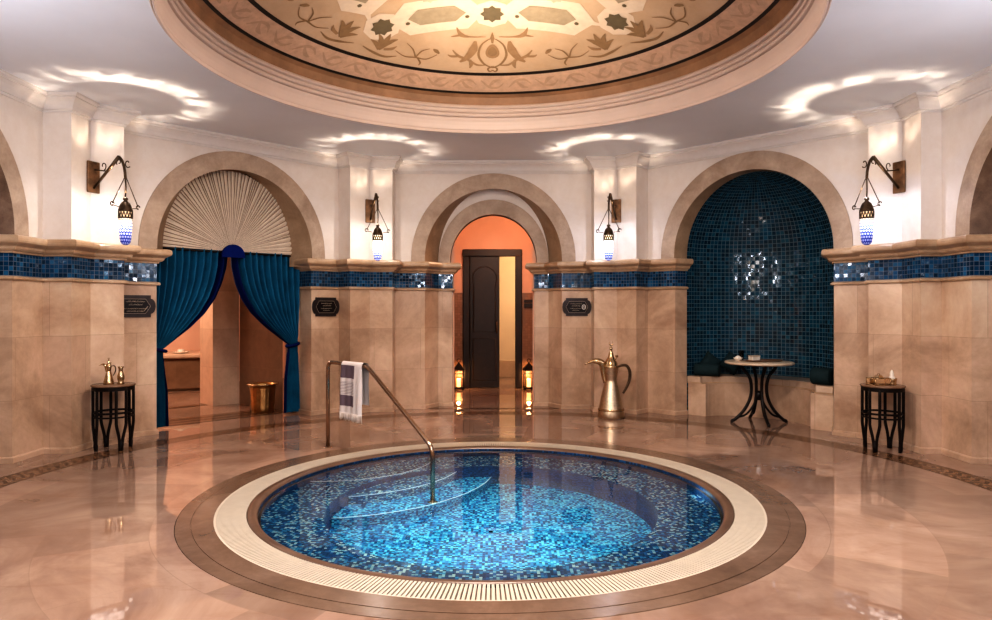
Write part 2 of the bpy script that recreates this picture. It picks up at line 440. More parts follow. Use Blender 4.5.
def outer_rect(pa, hw, zb, zt, zc=2.4):
    out = []
    for t, z in pa:
        if z <= ZS+1e-6 and abs(t) > .1:
            out.append((math.copysign(hw, t), z)); continue
        dx, dz = t, z-ZS; k = 1e9
        if abs(dx) > 1e-9: k = min(k, hw/abs(dx))
        if dz > 1e-9: k = min(k, (zt-ZS)/dz)
        out.append((dx*k, ZS+dz*k))
    # corners
    return out
VF = 1.065; VB = 1.125
for az, kind in BAYS.items():
    mb = MB()
    pa = arch(1.15, 1.19, 60)
    # insert exact rectangle corners by snapping nearest points
    ob = outer_rect(pa, E1+.1, 2.12, ZC)
    for sgn in (-1, 1):
        i = min(range(len(ob)), key=lambda k: math.dist(ob[k], (sgn*(E1+.1), ZC))); ob[i] = (sgn*(E1+.1), ZC)
    strip(mb, az, pa, A, ob, A)
    wall = mb.build('wall_'+SIDE[az], M['plaster'])
    tag(wall, WLAB[az], 'wall', None, 'structure')
    a = MB()
    f_in, f_out = arch(H1, VF), arch(1.245, 1.30)
    strip(a, az, f_in, A-.022, f_out, A-.022)
    strip(a, az, f_out, A-.022, f_out, A+.01)
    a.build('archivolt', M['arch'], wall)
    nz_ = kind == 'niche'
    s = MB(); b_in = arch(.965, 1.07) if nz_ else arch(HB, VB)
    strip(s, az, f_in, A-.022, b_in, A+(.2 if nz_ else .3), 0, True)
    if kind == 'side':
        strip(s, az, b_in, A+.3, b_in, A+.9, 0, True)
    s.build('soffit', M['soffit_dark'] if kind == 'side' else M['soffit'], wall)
    if kind == 'side':
        # closing wall of the recess
        d = A+.9 if az != 180 else A+3.2
        e = MB(); hw = 1.0 if az != 180 else 2.6
        e.grid(lambda u, v: W(az, d, -hw+2*hw*u, 0+3.6*v), 1, 1, lambda u, v: (2*hw*u, 3.6*v))
        if az == 180:
            for sg in (-1, 1): e.grid(lambda u, v: W(az, A+.9+2.3*u, sg*2.6, 3.6*v), 1, 1, lambda u, v: (2.3*u, 3.6*v))
            e.grid(lambda u, v: W(az, A+.9+2.3*u, -2.6+5.2*v, 3.6), 1, 1, lambda u, v: (2.3*u, 5.2*v))
        e.build('recess_wall', M['soffit'] if az != 180 else M['hall_light'], wall)
    if kind == 'center':
        t = MB(); o2 = arch(.855, .95); i2 = arch(.675, .72)
        mid = arch(.80, .86)
        strip(t, az, b_in, A+.3, mid, A+.3)
        t.build('tympanum', M['plaster'], wall)
        t = MB(); strip(t, az, i2, A+.27, o2, A+.27); strip(t, az, o2, A+.27, o2, A+.31); strip(t, az, i2, A+.27, i2, A+.30)
        t.build('inner_archivolt', M['arch'], wall)
        t = MB(); strip(t, az, i2, A+.30, i2, A+.46); t.build('inner_reveal', M['door_wood'], wall)

BASEP = [(.02, 0), (.02, .05), (.012, .06), (0, .062), (0, 1.80)]
MOULD = [(0, 1.795), (.025, 1.797), (.036, 1.806), (.036, 1.824), (.02, 1.834), (.0, 1.838)]
TILEP = [(.003, 1.836), (.003, 2.064)]
LEDGE = [(0, 2.058), (.022, 2.06), (.026, 2.078), (.05, 2.084), (.066, 2.10), (.074, 2.122), (.10, 2.138), (.118, 2.146), (.134, 2.158), (.14, 2.176), (.14, 2.20), (.132, 2.218), (.115, 2.228), (.10, ZLED), (-.30, ZLED)]
keys = list(BAYS)
def pier_mid(az):
    az2 = (az+45) % 360; ka = D(az+22.5); dx = .085 if az == 45 else 0; q = dx*.7071
    return [W(az, A, E1+q), W(az, AO+q, E1+q), (RK*sin(ka)+dx, RK*cos(ka)), W(az2, AO+dx, -E1), W(az2, A, -E1)]
for n_, az in enumerate(keys):
    az2 = (az+45) % 360
    lt = [W(az, r, t) for r, t in reversed(TAIL['niche_right' if az == 45 else BAYS[az]])]
    rt = [W(az2, r, -t) for r, t in TAIL[BAYS[az2]]]
    ka = D(az+22.5); K = (RK*sin(ka), RK*cos(ka))
    mid = pier_mid(az)
    path = lt+mid+rt
    body = MB().sweep(path, BASEP).build('pillar_%d' % (n_+1), M['pier'])
    tag(body, PLAB[az], 'pier', None, 'structure')
    MB().sweep(path, TILEP).build('tile_band', M['tile'], body)
    MB().sweep(path, MOULD).build('string_course', M['ledge'], body)
    MB().sweep(path, LEDGE[:-1]+[(-.10, ZLED)], capends=True).build('ledge', M['ledge'], body)
    MB().sweep(mid, [(0, 2.2), (0, ZC)]).build('upper_shaft', M['plaster'], body)

# ceiling cornice, one closed moulding
path = []
for az in keys: path += pier_mid(az)
CROWN = [(0, 3.565), (.012, 3.567), (.018, 3.58), (.018, 3.588), (.034, 3.592), (.04, 3.604), (.05, 3.63), (.07, 3.66), (.098, 3.684), (.112, 3.69), (.112, 3.704), (.128, 3.71), (.136, 3.722), (.136, ZC)]
tag(MB().sweep(path, CROWN, True).build('trim_1', M['crown']), 'pale moulded plaster cornice running round under the ceiling', 'cornice', None, 'structure')

# ------------------------------------------------------------------ ceiling and dome
DC = (0, .18)
ce = MB()
n = 128; vs = []
for i in range(n+1):
    a = 2*PI*i/n
    vs += [(DC[0]+2.612*sin(a), DC[1]+2.612*cos(a), ZC), (5.5*sin(a), 5.5*cos(a), ZC)]
ce.add(vs, [(2*i, 2*i+2, 2*i+3, 2*i+1) for i in range(n)])
ceil = ce.build('ceiling', M['ceil'])
tag(ceil, 'flat grey ceiling around the round painted dome', 'ceiling', None, 'structure')
RIM = [(2.668, ZC), (2.664, 3.700), (2.650, 3.695), (2.640, 3.700), (2.638, 3.716), (2.630, 3.712), (2.624, 3.684), (2.608, 3.674), (2.594, 3.676), (2.586, 3.690), (2.590, 3.706), (2.580, 3.712), (2.572, 3.725),
       (2.560, 3.765), (2.550, 3.805), (2.540, 3.830), (2.536, 3.842), (2.552, 3.846), (2.552, 3.858), (2.522, 3.862), (2.512, 3.874), (2.514, 3.886), (2.532, 3.892), (2.532, 3.904), (2.508, 3.908), (2.500, 3.922), (2.506, 3.936), (2.524, 3.942), (2.522, 3.954), (2.496, 3.958), (2.486, 3.972), (2.492, 3.99), (2.505, 4.0)]
RIM = [(2.56+(r-2.56)*.5 if r > 2.56 else r, z) for r, z in RIM]
rim = MB(); rim.lathe(RIM, 256, (DC[0], DC[1], 0), smooth=False)
tag(rim.build('trim_2', M['rim']), 'round stepped plaster moulding framing the painted dome', 'moulding', None, 'structure')
RS = 5.0; ZTOP = 4.75
def dz(r): return ZTOP-(RS-math.sqrt(RS*RS-r*r))
def dome_mat():
    m, nt, b = new_mat('dome_paint')
    co = coord(nt)
    f = noise(nt, co, 1.6, 6, .65)
    c = ramp(nt, f, [(.3, (.50, .35, .225)), (.55, (.58, .42, .285)), (.8, (.64, .48, .345))])
    lk(nt, c, b.inputs['Base Color']); b.inputs['Roughness'].default_value = .7
    return m
DM = [dome_mat(), plain('dome_cove_brown', (.33, .19, .105), .6, var=.25, vscale=3), plain('dome_black_line', (.018, .013, .010), .6),
      plain('dome_cream', (.70, .57, .44), .7, var=.05), plain('dome_olive', (.16, .125, .075), .7), plain('dome_ornament', (.30, .19, .10), .7, var=.1),
      plain('dome_pink', (.60, .41, .29), .7), plain('dome_grey', (.36, .29, .20), .7), plain('dome_faint', (.35, .22, .12), .7, var=.1), plain('dome_border_leaf', (.51, .345, .235), .7, var=.1)]
dm = MB()
prof = [(2.505, 4.0), (2.492, 4.05), (2.485, 4.085)]
dm.lathe(prof, 128, (DC[0], DC[1], 0), 1)
dm.lathe([(2.485-2.485*i/40, dz(2.485-2.485*i/40)) for i in range(41)], 128, (DC[0], DC[1], 0), 0)
def dring(r0, r1, mi, off):
    dm.lathe([(r0+(r1-r0)*i/3, dz(r0+(r1-r0)*i/3)-off) for i in range(4)], 128, (DC[0], DC[1], 0), mi)
dring(2.43, 2.486, 1, .004)
dring(2.405, 2.435, 2, .006); dring(2.135, 2.175, 2, .006)
dring(2.175, 2.405, 6, .003)
def DP(x, y, off=.008):
    r = math.hypot(x, y); return (DC[0]+x, DC[1]+y, dz(r)-off)
def dpoly(pts, mi, off=.008, sub=3):
    fine = []
    for p, q in zip(pts, pts[1:]+pts[:1]):
        m = max(1, int(math.dist(p, q)/.07)); fine += [(p[0]+(q[0]-p[0])*k/m, p[1]+(q[1]-p[1])*k/m) for k in range(m)]
    pts = fine
    cx = sum(p[0] for p in pts)/len(pts); cy = sum(p[1] for p in pts)/len(pts); n = len(pts)
    vs = [DP(cx, cy, off)]
    for k in range(1, sub+1):
        for p in pts: vs.append(DP(cx+(p[0]-cx)*k/sub, cy+(p[1]-cy)*k/sub, off))
    fs = [(0, 1+i, 1+(i+1) % n) for i in range(n)]
    for k in range(1, sub):
        for i in range(n): fs.append((1+(k-1)*n+i, 1+k*n+i, 1+k*n+(i+1) % n, 1+(k-1)*n+(i+1) % n))
    dm.add(vs, fs, None, mi)
def dstroke(pts, ws, phi, r0, mi, off=.008, mirror=1, sc=1):
    """stroke in (tangential, radial-inward) metres around (phi, r0) with widths"""
    P = spline([(p[0], p[1], 0) for p in pts], 5); m = len(P); vs = []
    for i, p in enumerate(P):
        q = i/(m-1)*(len(ws)-1); k = min(int(q), len(ws)-2); w = ws[k]+(ws[k+1]-ws[k])*(q-k)
        t = (P[min(i+1, m-1)]-P[max(i-1, 0)]).normalized(); nn = Vector((-t.y, t.x, 0))
        for s_ in (-1, 1):
            v = (p+nn*w*s_*.5)*sc
            rr = r0-v.y; ang = phi+mirror*v.x/r0
            vs.append(DP(rr*sin(ang), rr*cos(ang), off))
    dm.add(vs, [(2*i, 2*i+1, 2*i+3, 2*i+2) for i in range(m-1)], None, mi)
def star(cx, cy, R, mi, off=.009, r2=.76, rot=0):
    pts = []
    for k in range(16):
        a = rot+PI*k/8; r = R if k % 2 == 0 else R*r2
        pts.append((cx+r*sin(a), cy+r*cos(a)))
    dpoly(pts, mi, off)
def hexa(cx, cy, L, Hh, ang, mi, off, sub=6):
    base = [(-L, 0), (-L*.62, -Hh), (L*.62, -Hh), (L, 0), (L*.62, Hh), (-L*.62, Hh)]
    dpoly([(cx+x*cos(ang)-y*sin(ang), cy+x*sin(ang)+y*cos(ang)) for x, y in base], mi, off, sub)
G = 1.14; Y0 = 1.27
for q in range(4):
    ang = q*PI/2
    def R2(x, y): return (x*cos(ang)-y*sin(ang), x*sin(ang)+y*cos(ang))
    for sx in (-.57, .57):
        c = R2(sx, Y0-.03); hexa(c[0], c[1], .50, .24, ang, 3, .0042); hexa(c[0], c[1], .30, .115, ang, 7, .008)
    for sx in (-G, 0):
        c = R2(sx, Y0); star(c[0], c[1], .20, 3, .0046, .92); star(c[0], c[1], .125, 4)
    c = R2(0, Y0-.02); hexa(c[0], c[1], 1.22, .075, ang, 3, .0040, 16)
    # inner cream straps and pink fields
    c = R2(0, .72); hexa(c[0], c[1], .62, .20, ang, 3, .0042, 8); hexa(c[0], c[1], .40, .10, ang, 6, .008)
    for sx in (-.62, .62):
        c = R2(sx, .95); star(c[0], c[1], .10, 6, .008)
    for sx in (-.26, .26, -.88, .88):
        c = R2(sx, Y0+.03); star(c[0], c[1], .026, 4, .008)
# florals round the field
for k in range(4):
    phi = k*PI/2; r0 = 1.80
    for mr in (-1, 1):
        # heart shaped medallion with side palmettes
        dstroke([(0, -.26), (.09, -.20), (.15, -.08), (.13, .06), (.06, .14), (0, .17)], [.012, .022, .028, .022, .014, .006], phi, r0, 5, mirror=mr)
        dstroke([(.0, -.24), (.045, -.27), (.03, -.31), (-.01, -.29)], [.016, .02, .018, .008], phi, r0, 5, mirror=mr)
        dstroke([(.20, .12), (.215, .0), (.27, -.12), (.34, -.19)], [.03, .10, .07, .02], phi, r0, 8, mirror=mr)
        dstroke([(.07, -.22), (.16, -.22), (.26, -.15), (.36, -.11), (.44, -.03)], [.012, .025, .03, .035, .01], phi, r0, 8, mirror=mr)
        dstroke([(.24, -.15), (.22, -.22), (.23, -.27)], [.03, .04, .008], phi, r0, 8, mirror=mr)
        dstroke([(.36, -.11), (.44, -.12), (.48, -.10)], [.03, .03, .006], phi, r0, 8, mirror=mr)
        dstroke([(.08, .19), (.26, .18), (.38, .20), (.46, .30)], [.008, .016, .06, .01], phi, r0, 8, mirror=mr)
        dstroke([(.38, .20), (.46, .17), (.50, .16)], [.04, .02, .004], phi, r0, 8, mirror=mr)
        # forked branch with buds
        pb = phi+mr*D(25.5)
        dstroke([(-.22, -.02), (-.12, -.10), (.0, -.10), (.12, -.11), (.24, -.06)], [.008, .014, .02, .014, .006], pb, 1.90, 5, mirror=mr)
        dstroke([(.0, -.10), (-.04, .0), (-.12, .05)], [.018, .018, .005], pb, 1.90, 5, mirror=mr)
        dstroke([(.0, -.10), (.06, .0), (.16, .07)], [.018, .016, .006], pb, 1.90, 5, mirror=mr)
        dstroke([(-.02, -.10), (-.07, -.16), (-.06, -.2)], [.018, .02, .005], pb, 1.90, 5, mirror=mr)
        dstroke([(-.24, .0), (-.20, .03), (-.16, .05)], [.02, .05, .015], pb, 1.90, 5, mirror=mr)
        # lotus on a curved leaf
        pl = phi+mr*D(37.5)
        dstroke([(-.20, -.10), (-.08, -.14), (.06, -.12), (.20, -.08)], [.006, .028, .03, .006], pl, 1.93, 5, mirror=mr)
        for (x1, y1, x2, y2, w_) in ((-.05, .06, -.12, .12, .06), (.0, .08, .0, .17, .065), (.06, .06, .13, .13, .06), (.09, .0, .17, .03, .05)):
            dstroke([(.02, -.07), (x1, y1), (x2, y2)], [.03, w_, .005], pl, 1.93, 5, mirror=mr)
        dstroke([(-.03, -.05), (-.11, -.02), (-.15, .03)], [.03, .04, .005], pl, 1.93, 8, mirror=mr)
    for (x, y, r_, mi) in ((0, -.02, .075, 8), (0, -.02, .05, 5)):
        pts = [(r_*1.0*cos(q*2*PI/16)*(1-.25*sin(q*2*PI/16)), r_*1.35*sin(q*2*PI/16)) for q in range(16)]
        pp = []
        for u, w_ in pts:
            rr = r0-(y+w_); an = phi+u/r0; pp.append((rr*sin(an), rr*cos(an)))
        dpoly(pp, mi, .009 if mi == 8 else .011, 2)
    dstroke([(0, .10), (0, .18), (0, .26)], [.02, .05, .004], phi, r0, 5, .010)
# leaf scroll in the border
for k in range(44):
    phi = 2*PI*k/44; fl = 1 if k % 2 else -1
    dstroke([(-.14, -.05*fl), (-.04, .04*fl), (.06, .05*fl), (.13, -.01*fl)], [.01, .035, .03, .008], phi, 2.29, 9, .007)
    dstroke([(-.04, .03*fl), (.02, -.04*fl), (.09, -.06*fl)], [.02, .045, .01], phi, 2.29, 9, .007)
dm.build('dome', DM, ceil)

# ------------------------------------------------------------------ floor
fl = MB()
rs = [2.37, 2.98, 3.59, 4.14]
for a, b in zip(rs, rs[1:]): fl.ring(a, b, 0)
fl.ring(4.14, 4.42, 0, mi=1)
for a, b in ((4.42, 5.03), (5.03, 7), (7, 13)): fl.ring(a, b, 0)
floor = fl.build('floor', [M['floor'], M['band']])
tag(floor, 'polished cream marble floor with a dark mosaic band ring', 'floor', None, 'structure')
def floorstrip(az, r0, r1, t0, t1, name):
    mb = MB().grid(lambda u, v: W(az, r0+(r1-r0)*v, t0+(t1-t0)*u, .0025), 1, 1, lambda u, v: ((t1-t0)*u, (r1-r0)*v % 100))
    return mb.build(name, M['lattice'], floor)
for r0 in (A+.50, A+.70, A+.90): floorstrip(315, r0, r0+.185, -.97, .97, 'lattice_border')
floorstrip(315, A+2.1, A+2.3, -3.2, .5, 'lattice_border')
floorstrip(0, A-.02, A+.09, -1.0, 1.0, 'threshold_band')

# ------------------------------------------------------------------ pool
ZW = -.035
pool = empty('plunge_pool', 'round sunken plunge pool lined with blue mosaic in the middle of the floor', 'pool', (0, 0, -.95))
def lift(mb): return mb.xform(Matrix.Translation((0, 0, .95)))
def polar_disc(mb, r0, r1, z, mi, n=128):
    vs = []; uvs = []
    for i in range(n+1):
        a = 2*PI*i/n
        for r in (r0, r1):
            p = (r*sin(a), r*cos(a), z); vs.append(p); uvs.append((p[0], p[1]))
    mb.add(vs, [(2*i, 2*i+2, 2*i+3, 2*i+1) for i in range(n)], uvs, mi)
def cyl(mb, r, z0, z1, mi, n=128):
    mb.lathe([(r, z0), (r, z1)], n, (0, 0, 0), mi, True, lambda u, v, rr, z: (u*2*PI*r, z))
b = MB()
polar_disc(b, .02, 1.34, -.93, 0)
cyl(b, 1.34, -.93, -.30, 2); cyl(b, 1.82, -.30, -.02, 2)
lift(b).build('basin', [M['pool'], M['pool_dark'], M['pool_wall']], pool)
b = MB(); polar_disc(b, 1.34, 1.82, -.30, 0); lift(b).build('bench', M['pool_dark'], pool)
SC = (-1.6, 1.65)
for (Rs_, zt, rmax, mt) in ((.98, -.235, 1.815, 'pool_dark'), (1.29, -.455, 1.335, 'pool_dark'), (1.62, -.69, 1.335, 'pool')):
    # outline: arc of the tread edge inside the basin, closed by the basin wall
    arc = []
    for i in range(721):
        a = 2*PI*i/720; p = (SC[0]+Rs_*cos(a), SC[1]+Rs_*sin(a))
        if math.hypot(*p) <= rmax: arc.append((a, p))
    arc.sort(key=lambda q: (q[0]+PI/4+PI) % (2*PI))
    pts = [p for _, p in arc]
    a0 = math.atan2(pts[-1][0], pts[-1][1]); a1 = math.atan2(pts[0][0], pts[0][1])
    rim_pts = [(rmax*sin(a0+(a1-a0)*k/40), rmax*cos(a0+(a1-a0)*k/40)) for k in range(1, 40)]
    loop = pts+rim_pts; nn = len(loop)
    cx = sum(p[0] for p in loop)/nn; cy = sum(p[1] for p in loop)/nn
    s = MB()
    vs = [(p[0], p[1], zt) for p in loop]+[(cx, cy, zt)]
    s.add(vs, [(i, (i+1) % nn, nn) for i in range(nn)], [(v[0], v[1]) for v in vs], 0)
    zb = -.925 if rmax < 1.5 else -.30
    vs = []; uvs = []; L = 0
    for i, p in enumerate(pts):
        if i: L += math.dist(p, pts[i-1])
        vs += [(p[0], p[1], zt), (p[0], p[1], zb)]; uvs += [(L, zt), (L, zb)]
    s.add(vs, [(2*i, 2*i+2, 2*i+3, 2*i+1) for i in range(len(pts)-1)], uvs, 1)
    st = lift(s).build('step', [M[mt], M[mt]], pool)
    t = MB().tube([(p[0], p[1], zt+.002) for p in pts[::3]], .0065, 6); lift(t).build('nosing', M['white_strip'], st)
w = MB(); vs = [(0, 0, ZW)]+[(1.821*sin(2*PI*i/128), 1.821*cos(2*PI*i/128), ZW) for i in range(128)]
w.add(vs, [(0, 1+i, 1+(i+1) % 128) for i in range(128)]); lift(w).build('water', M['water'], pool)
c = MB().lathe([(1.80, -.10), (1.822, -.09), (1.822, -.022), (1.832, -.006), (1.85, .002), (1.893, .002), (1.897, -.004)], 128); lift(c).build('coping', M['coping'], pool)
g = MB(); g.ring(1.897, 2.122, -.022, mi=0); go = lift(g).build('channel', M['gap'], pool)
g = MB()
g.lathe([(2.106, -.02), (2.106, .001), (2.120, .001), (2.120, -.02)], 128, smooth=False)
NS = 500
for i in range(NS):
    a = 2*PI*i/NS; hw = .0082
    rt_ = Vector((sin(a), cos(a), 0)); tt = Vector((cos(a), -sin(a), 0))
    p = [rt_*1.90-tt*hw, rt_*2.108-tt*hw*1.08, rt_*2.108+tt*hw*1.08, rt_*1.90+tt*hw]
    top = [(q.x, q.y, .0) for q in p]; bot = [(q.x, q.y, -.018) for q in p]
    g.add(top+bot, [(0, 1, 2, 3), (0, 1, 5, 4), (2, 3, 7, 6)])
lift(g).build('drain_grate', M['grate'], pool)
s = MB(); s.lathe([(2.120, -.02), (2.120, .002), (2.262, .002), (2.263, -.002), (2.269, -.002), (2.270, .002), (2.366, .002), (2.372, -.01)], 128, smooth=False)
lift(s).build('surround', M['surround'], pool)

# ------------------------------------------------------------------ hand rail and towel
p1 = Vector((-1.80, 1.825, 0)); p2 = Vector((-.53, .50, 0)); ZR = .932
ub = p1+(p2-p1)*.42
hr = empty('pool_handrail', 'bent steel handrail standing on the deck and running down into the pool', 'handrail', p1)
rel = lambda v, z: (v.x-p1.x, v.y-p1.y, z)
MB().tube(arc_pts([rel(p1, .002), rel(p1, ZR), rel(ub, ZR), rel(p2, .26), rel(p2, -.665)], .09, 8), .021, 14).build('rail', M['steel'], hr)
MB().lathe([(.0, .012), (.03, .012), (.045, .006), (.048, .002)], 20).build('floor_flange', M['steel'], hr)
MB().lathe([(.0, .012), (.03, .012), (.045, .006), (.048, .002)], 20, rel(p2, -.69)).build('step_flange', M['steel'], hr)
def towel_mat():
    m, nt, b = new_mat('striped_hammam_towel')
    sp = nd(nt, 'ShaderNodeSeparateXYZ'); lk(nt, coord(nt, 'UV'), sp.inputs[0])
    v = sp.outputs[1]; wht = (.62, .56, .53); pur = (.135, .095, .115); lil = (.30, .23, .235)
    c = ramp(nt, v, [(0, wht), (.10, pur), (.34, wht), (.40, wht), (.66, pur), (.86, wht)], 'CONSTANT')
    st = math_n(nt, 'GREATER_THAN', math_n(nt, 'FRACT', math_n(nt, 'MULTIPLY', v, 36)), .55)
    inz = math_n(nt, 'MULTIPLY', math_n(nt, 'GREATER_THAN', v, .41), math_n(nt, 'LESS_THAN', v, .65))
    c = mixc(nt, math_n(nt, 'MULTIPLY', math_n(nt, 'MULTIPLY', st, inz), .75), c, pur)
    onw = math_n(nt, 'GREATER_THAN', sp.outputs[0], .66)
    c = mixc(nt, onw, c, wht)
    lk(nt, c, b.inputs['Base Color']); b.inputs['Roughness'].default_value = .95
    lk(nt, bump(nt, noise(nt, coord(nt), 120, 2), .3, .003), b.inputs['Normal'])
    return m
rd = (p2-p1).normalized(); nf = Vector((rd.y, -rd.x, 0))
if nf.y > 0: nf = -nf
tc = p1+rd*.545; tw_w = .43
tw = empty('hammam_towel', 'white towel with purple stripes hung over the pool handrail', 'towel', (tc.x, tc.y, .4))
TMAT = towel_mat()
def towel_sheet(front, drop, w0, w1):
    def P(u, v):
        s_ = -tw_w/2+tw_w*(w0+(w1-w0)*u)
        q = v*drop; fold = .010*sin(u*9+1)+.006*sin(u*23)
        if q < .05: ang = q/.05*PI/2; off = .030*sin(ang); z = ZR+.030*cos(ang)
        else: off = .032+(.012*v+fold*min(1, v*2)); z = ZR-(q-.05)
        p = tc+rd*s_+(nf if front else -nf)*off
        return (p.x-tc.x, p.y-tc.y, z-.4)
    return P
mb = MB(); mb.grid(towel_sheet(True, .56, 0, .92), 30, 26, smooth=True); mb.grid(towel_sheet(False, .46, .2, 1), 24, 20, lambda u, v: (.9, v), smooth=True)
mb.build('cloth', TMAT, tw, recalc=False)
mb = MB()
for k in range(34):
    u = (k+.5)/34; p = Vector(towel_sheet(True, .56, 0, .92)(u, 1)); j = random.uniform(-.006, .006)
    mb.tube([p+Vector((0, 0, .01)), p+rd*j+Vector((0, 0, -.035)), p+rd*j*2+Vector((0, 0, -.06-random.random()*.02))], .0035, 5)
mb.build('fringe', plain('towel_fringe', (.62, .55, .5), .95), tw)

# ------------------------------------------------------------------ wall lanterns
def ring_light(name, loc, par, energy, cool, inward):
    """lamp added above the cap: strength by direction throws a ring on the ceiling"""
    l = bpy.data.lights.new(name, 'POINT'); l.energy = energy; l.shadow_soft_size = .012; l.use_nodes = True
    nt = l.node_tree; em = nt.nodes['Emission']
    tc_ = coord(nt, 'Normal'); sp = nd(nt, 'ShaderNodeSeparateXYZ'); lk(nt, tc_, sp.inputs[0])
    az_ = math_n(nt, 'ARCTAN2', sp.outputs[1], sp.outputs[0])
    wob = noise(nt, vmath(nt, 'MULTIPLY', tc_, (1, 1, .4)), 7, 3, .6)
    z = math_n(nt, 'ADD', sp.outputs[2], math_n(nt, 'MULTIPLY', math_n(nt, 'SUBTRACT', wob, .5), .05))
    zr = math_n(nt, 'ADD', math_n(nt, 'MULTIPLY', z, .5), .5)
    def rp(tab): return ramp(nt, zr, [(.5+.5*p, (q, q, q)) for p, q in tab])
    ring = rp([(.69, 0), (.745, .35), (.79, 1), (.845, .9), (.882, .0)])  # bright ring drawn into the lamp strength by direction, no slot modelled
    low = rp([(-.98, .0), (-.8, .22), (-.1, .18), (.2, .06), (.6, .06)])
    st = math_n(nt, 'MULTIPLY', ring, math_n(nt, 'MAXIMUM', math_n(nt, 'SUBTRACT', math_n(nt, 'MULTIPLY', wob, 6.5), 2.35), .14))
    dn = nd(nt, 'ShaderNodeVectorMath', operation='DOT_PRODUCT'); lk(nt, tc_, dn.inputs[0]); dn.inputs[1].default_value = (1, 0, 0)
    side = ramp(nt, math_n(nt, 'ADD', dn.outputs['Value'], .5), [(.0, (.30, .30, .30)), (.3, (.42, .42, .42)), (.55, (1, 1, 1))])
    st = math_n(nt, 'MULTIPLY', st, side)
    lk(nt, mixc(nt, math_n(nt, 'GREATER_THAN', z, .4), cool, (1, .83, .66)), em.inputs['Color'])
    lk(nt, math_n(nt, 'ADD', st, low), em.inputs['Strength'])
    o = bpy.data.objects.new(name, l); C.objects.link(o); o.location = loc
    if par: o.parent = par
    return o
def wall_lantern(az, label, boost, cool, ringE):
    a = D(az); kx, ky = RK*sin(a)+(.085 if az > 60 else 0), RK*cos(a)
    t = empty('wall_lantern', label, 'lantern', (kx, ky, 2.78), math.atan2(-ky, -kx), 'hanging lanterns on the piers')
    z0 = 2.78
    def pt(s, tt, z): return (s, tt, z-z0)
    pl = MB().box(pt(.045, 0, 2.95), (.028, .14, .34), bev=.006).build('back_plate', M['rust'], t)
    mb = MB().tube([pt(.055, 0, 2.83), pt(.25, 0, 2.99), pt(.44, 0, 3.14)], [.013, .015, .020], 10)
    mb.tube(arc_pts([pt(.44, 0, 3.14), pt(.485, 0, 3.10), pt(.525, 0, 3.0), pt(.535, 0, 2.90)], .05), [.018]*8+[.014]*50 if False else .014, 10)
    mb.tube([pt(.05, 0, 3.03), pt(.26, 0, 3.0)], .007, 8)
    mb.build('bracket_arm', M['bronze'], t)
    def scroll(cs, cz, r, a0, turns, sx):
        return [pt(cs+sx*r*(1-k/26)*cos(a0+turns*2*PI*k/20), 0, cz+r*(1-k/26)*sin(a0+turns*2*PI*k/20)) for k in range(21)]
    for args in ((.20, 3.06, .05, -1.3, .75, 1), (.57, 3.06, .05, -2.2, .8, -1), (.44, 3.08, .04, -.6, .9, -1)):
        MB().tube(scroll(*args), .006, 6).build('scroll', M['bronze'], t)
    mb = MB()
    mb.tube([pt(.535, 0, 2.91), pt(.537, .004, 2.80), pt(.535, 0, 2.69)], .008, 8)
    for sg in (-1, 1):
        mb.tube([pt(.535, 0, 2.93), pt(.535, sg*.155, 2.615)], .005, 6)
        mb.tube([pt(.535, sg*.155+.022*cos(q*.7), 2.612+.022*sin(q*.7)) for q in range(8)], .006, 6)
        mb.tube([pt(.535, sg*.155, 2.60), pt(.535, sg*.075, 2.588)], .005, 6)
    mb.build('hanger', M['bronze'], t)
    MB().lathe([(.008, .125), (.022, .118), (.026, .10), (.014, .09), (.022, .08), (.045, .06), (.058, .03), (.066, .0), (.072, -.012), (.068, -.02)], 28, pt(.535, 0, 2.575)).build('cap', M['bronze'], t)
    mb = MB()
    for zc in (2.552, 2.478): mb.lathe([(.064, -.008), (.072, -.004), (.072, .004), (.064, .008)], 28, pt(.535, 0, zc))
    for k in range(14):
        an = 2*PI*k/14; mb.tube([pt(.535+(.068)*cos(an), (.068)*sin(an), 2.552), pt(.535+(.068)*cos(an+.22), (.068)*sin(an+.22), 2.478)], .005, 5); mb.tube([pt(.535+(.068)*cos(an), (.068)*sin(an), 2.552), pt(.535+(.068)*cos(an-.22), (.068)*sin(an-.22), 2.478)], .005, 5)
    mb.build('filigree_collar', M['bronze'], t)
    prof = [(.001, 2.19), (.020, 2.192), (.037, 2.202), (.049, 2.222), (.056, 2.26), (.061, 2.34), (.064, 2.42), (.064, 2.555)]
    gm = lantern_glass('lantern_glass_%d' % az, boost, cool)
    MB().lathe([(r, z-z0) for r, z in prof], 28, (.535, 0, 0), 0, True, lambda u, v, r, z: (u*2*PI*.07, (z+z0-2.19)/.365)).build('glass_body', gm, t)
    ring_light('lantern_lamp', pt(.535, 0, 2.73), t, ringE, cool, (-sin(a), -cos(a)))
    return t
wall_lantern(-67.5, 'hanging lantern with cobalt blue dotted tip on the pier left of the curtained arch', 2.2, (1, .95, .90), 200)
wall_lantern(-22.5, 'hanging lantern glowing plain white on the pier between curtains and doorway', 7, (1, .95, .90), 170)
wall_lantern(22.5, 'hanging white glowing lantern on the pier above the tall brass coffee pot', 6, (.78, .84, 1), 170)
wall_lantern(67.5, 'hanging lantern with blue and white dots on the pier right of the tiled niche', 2.2, (.76, .82, 1), 200)

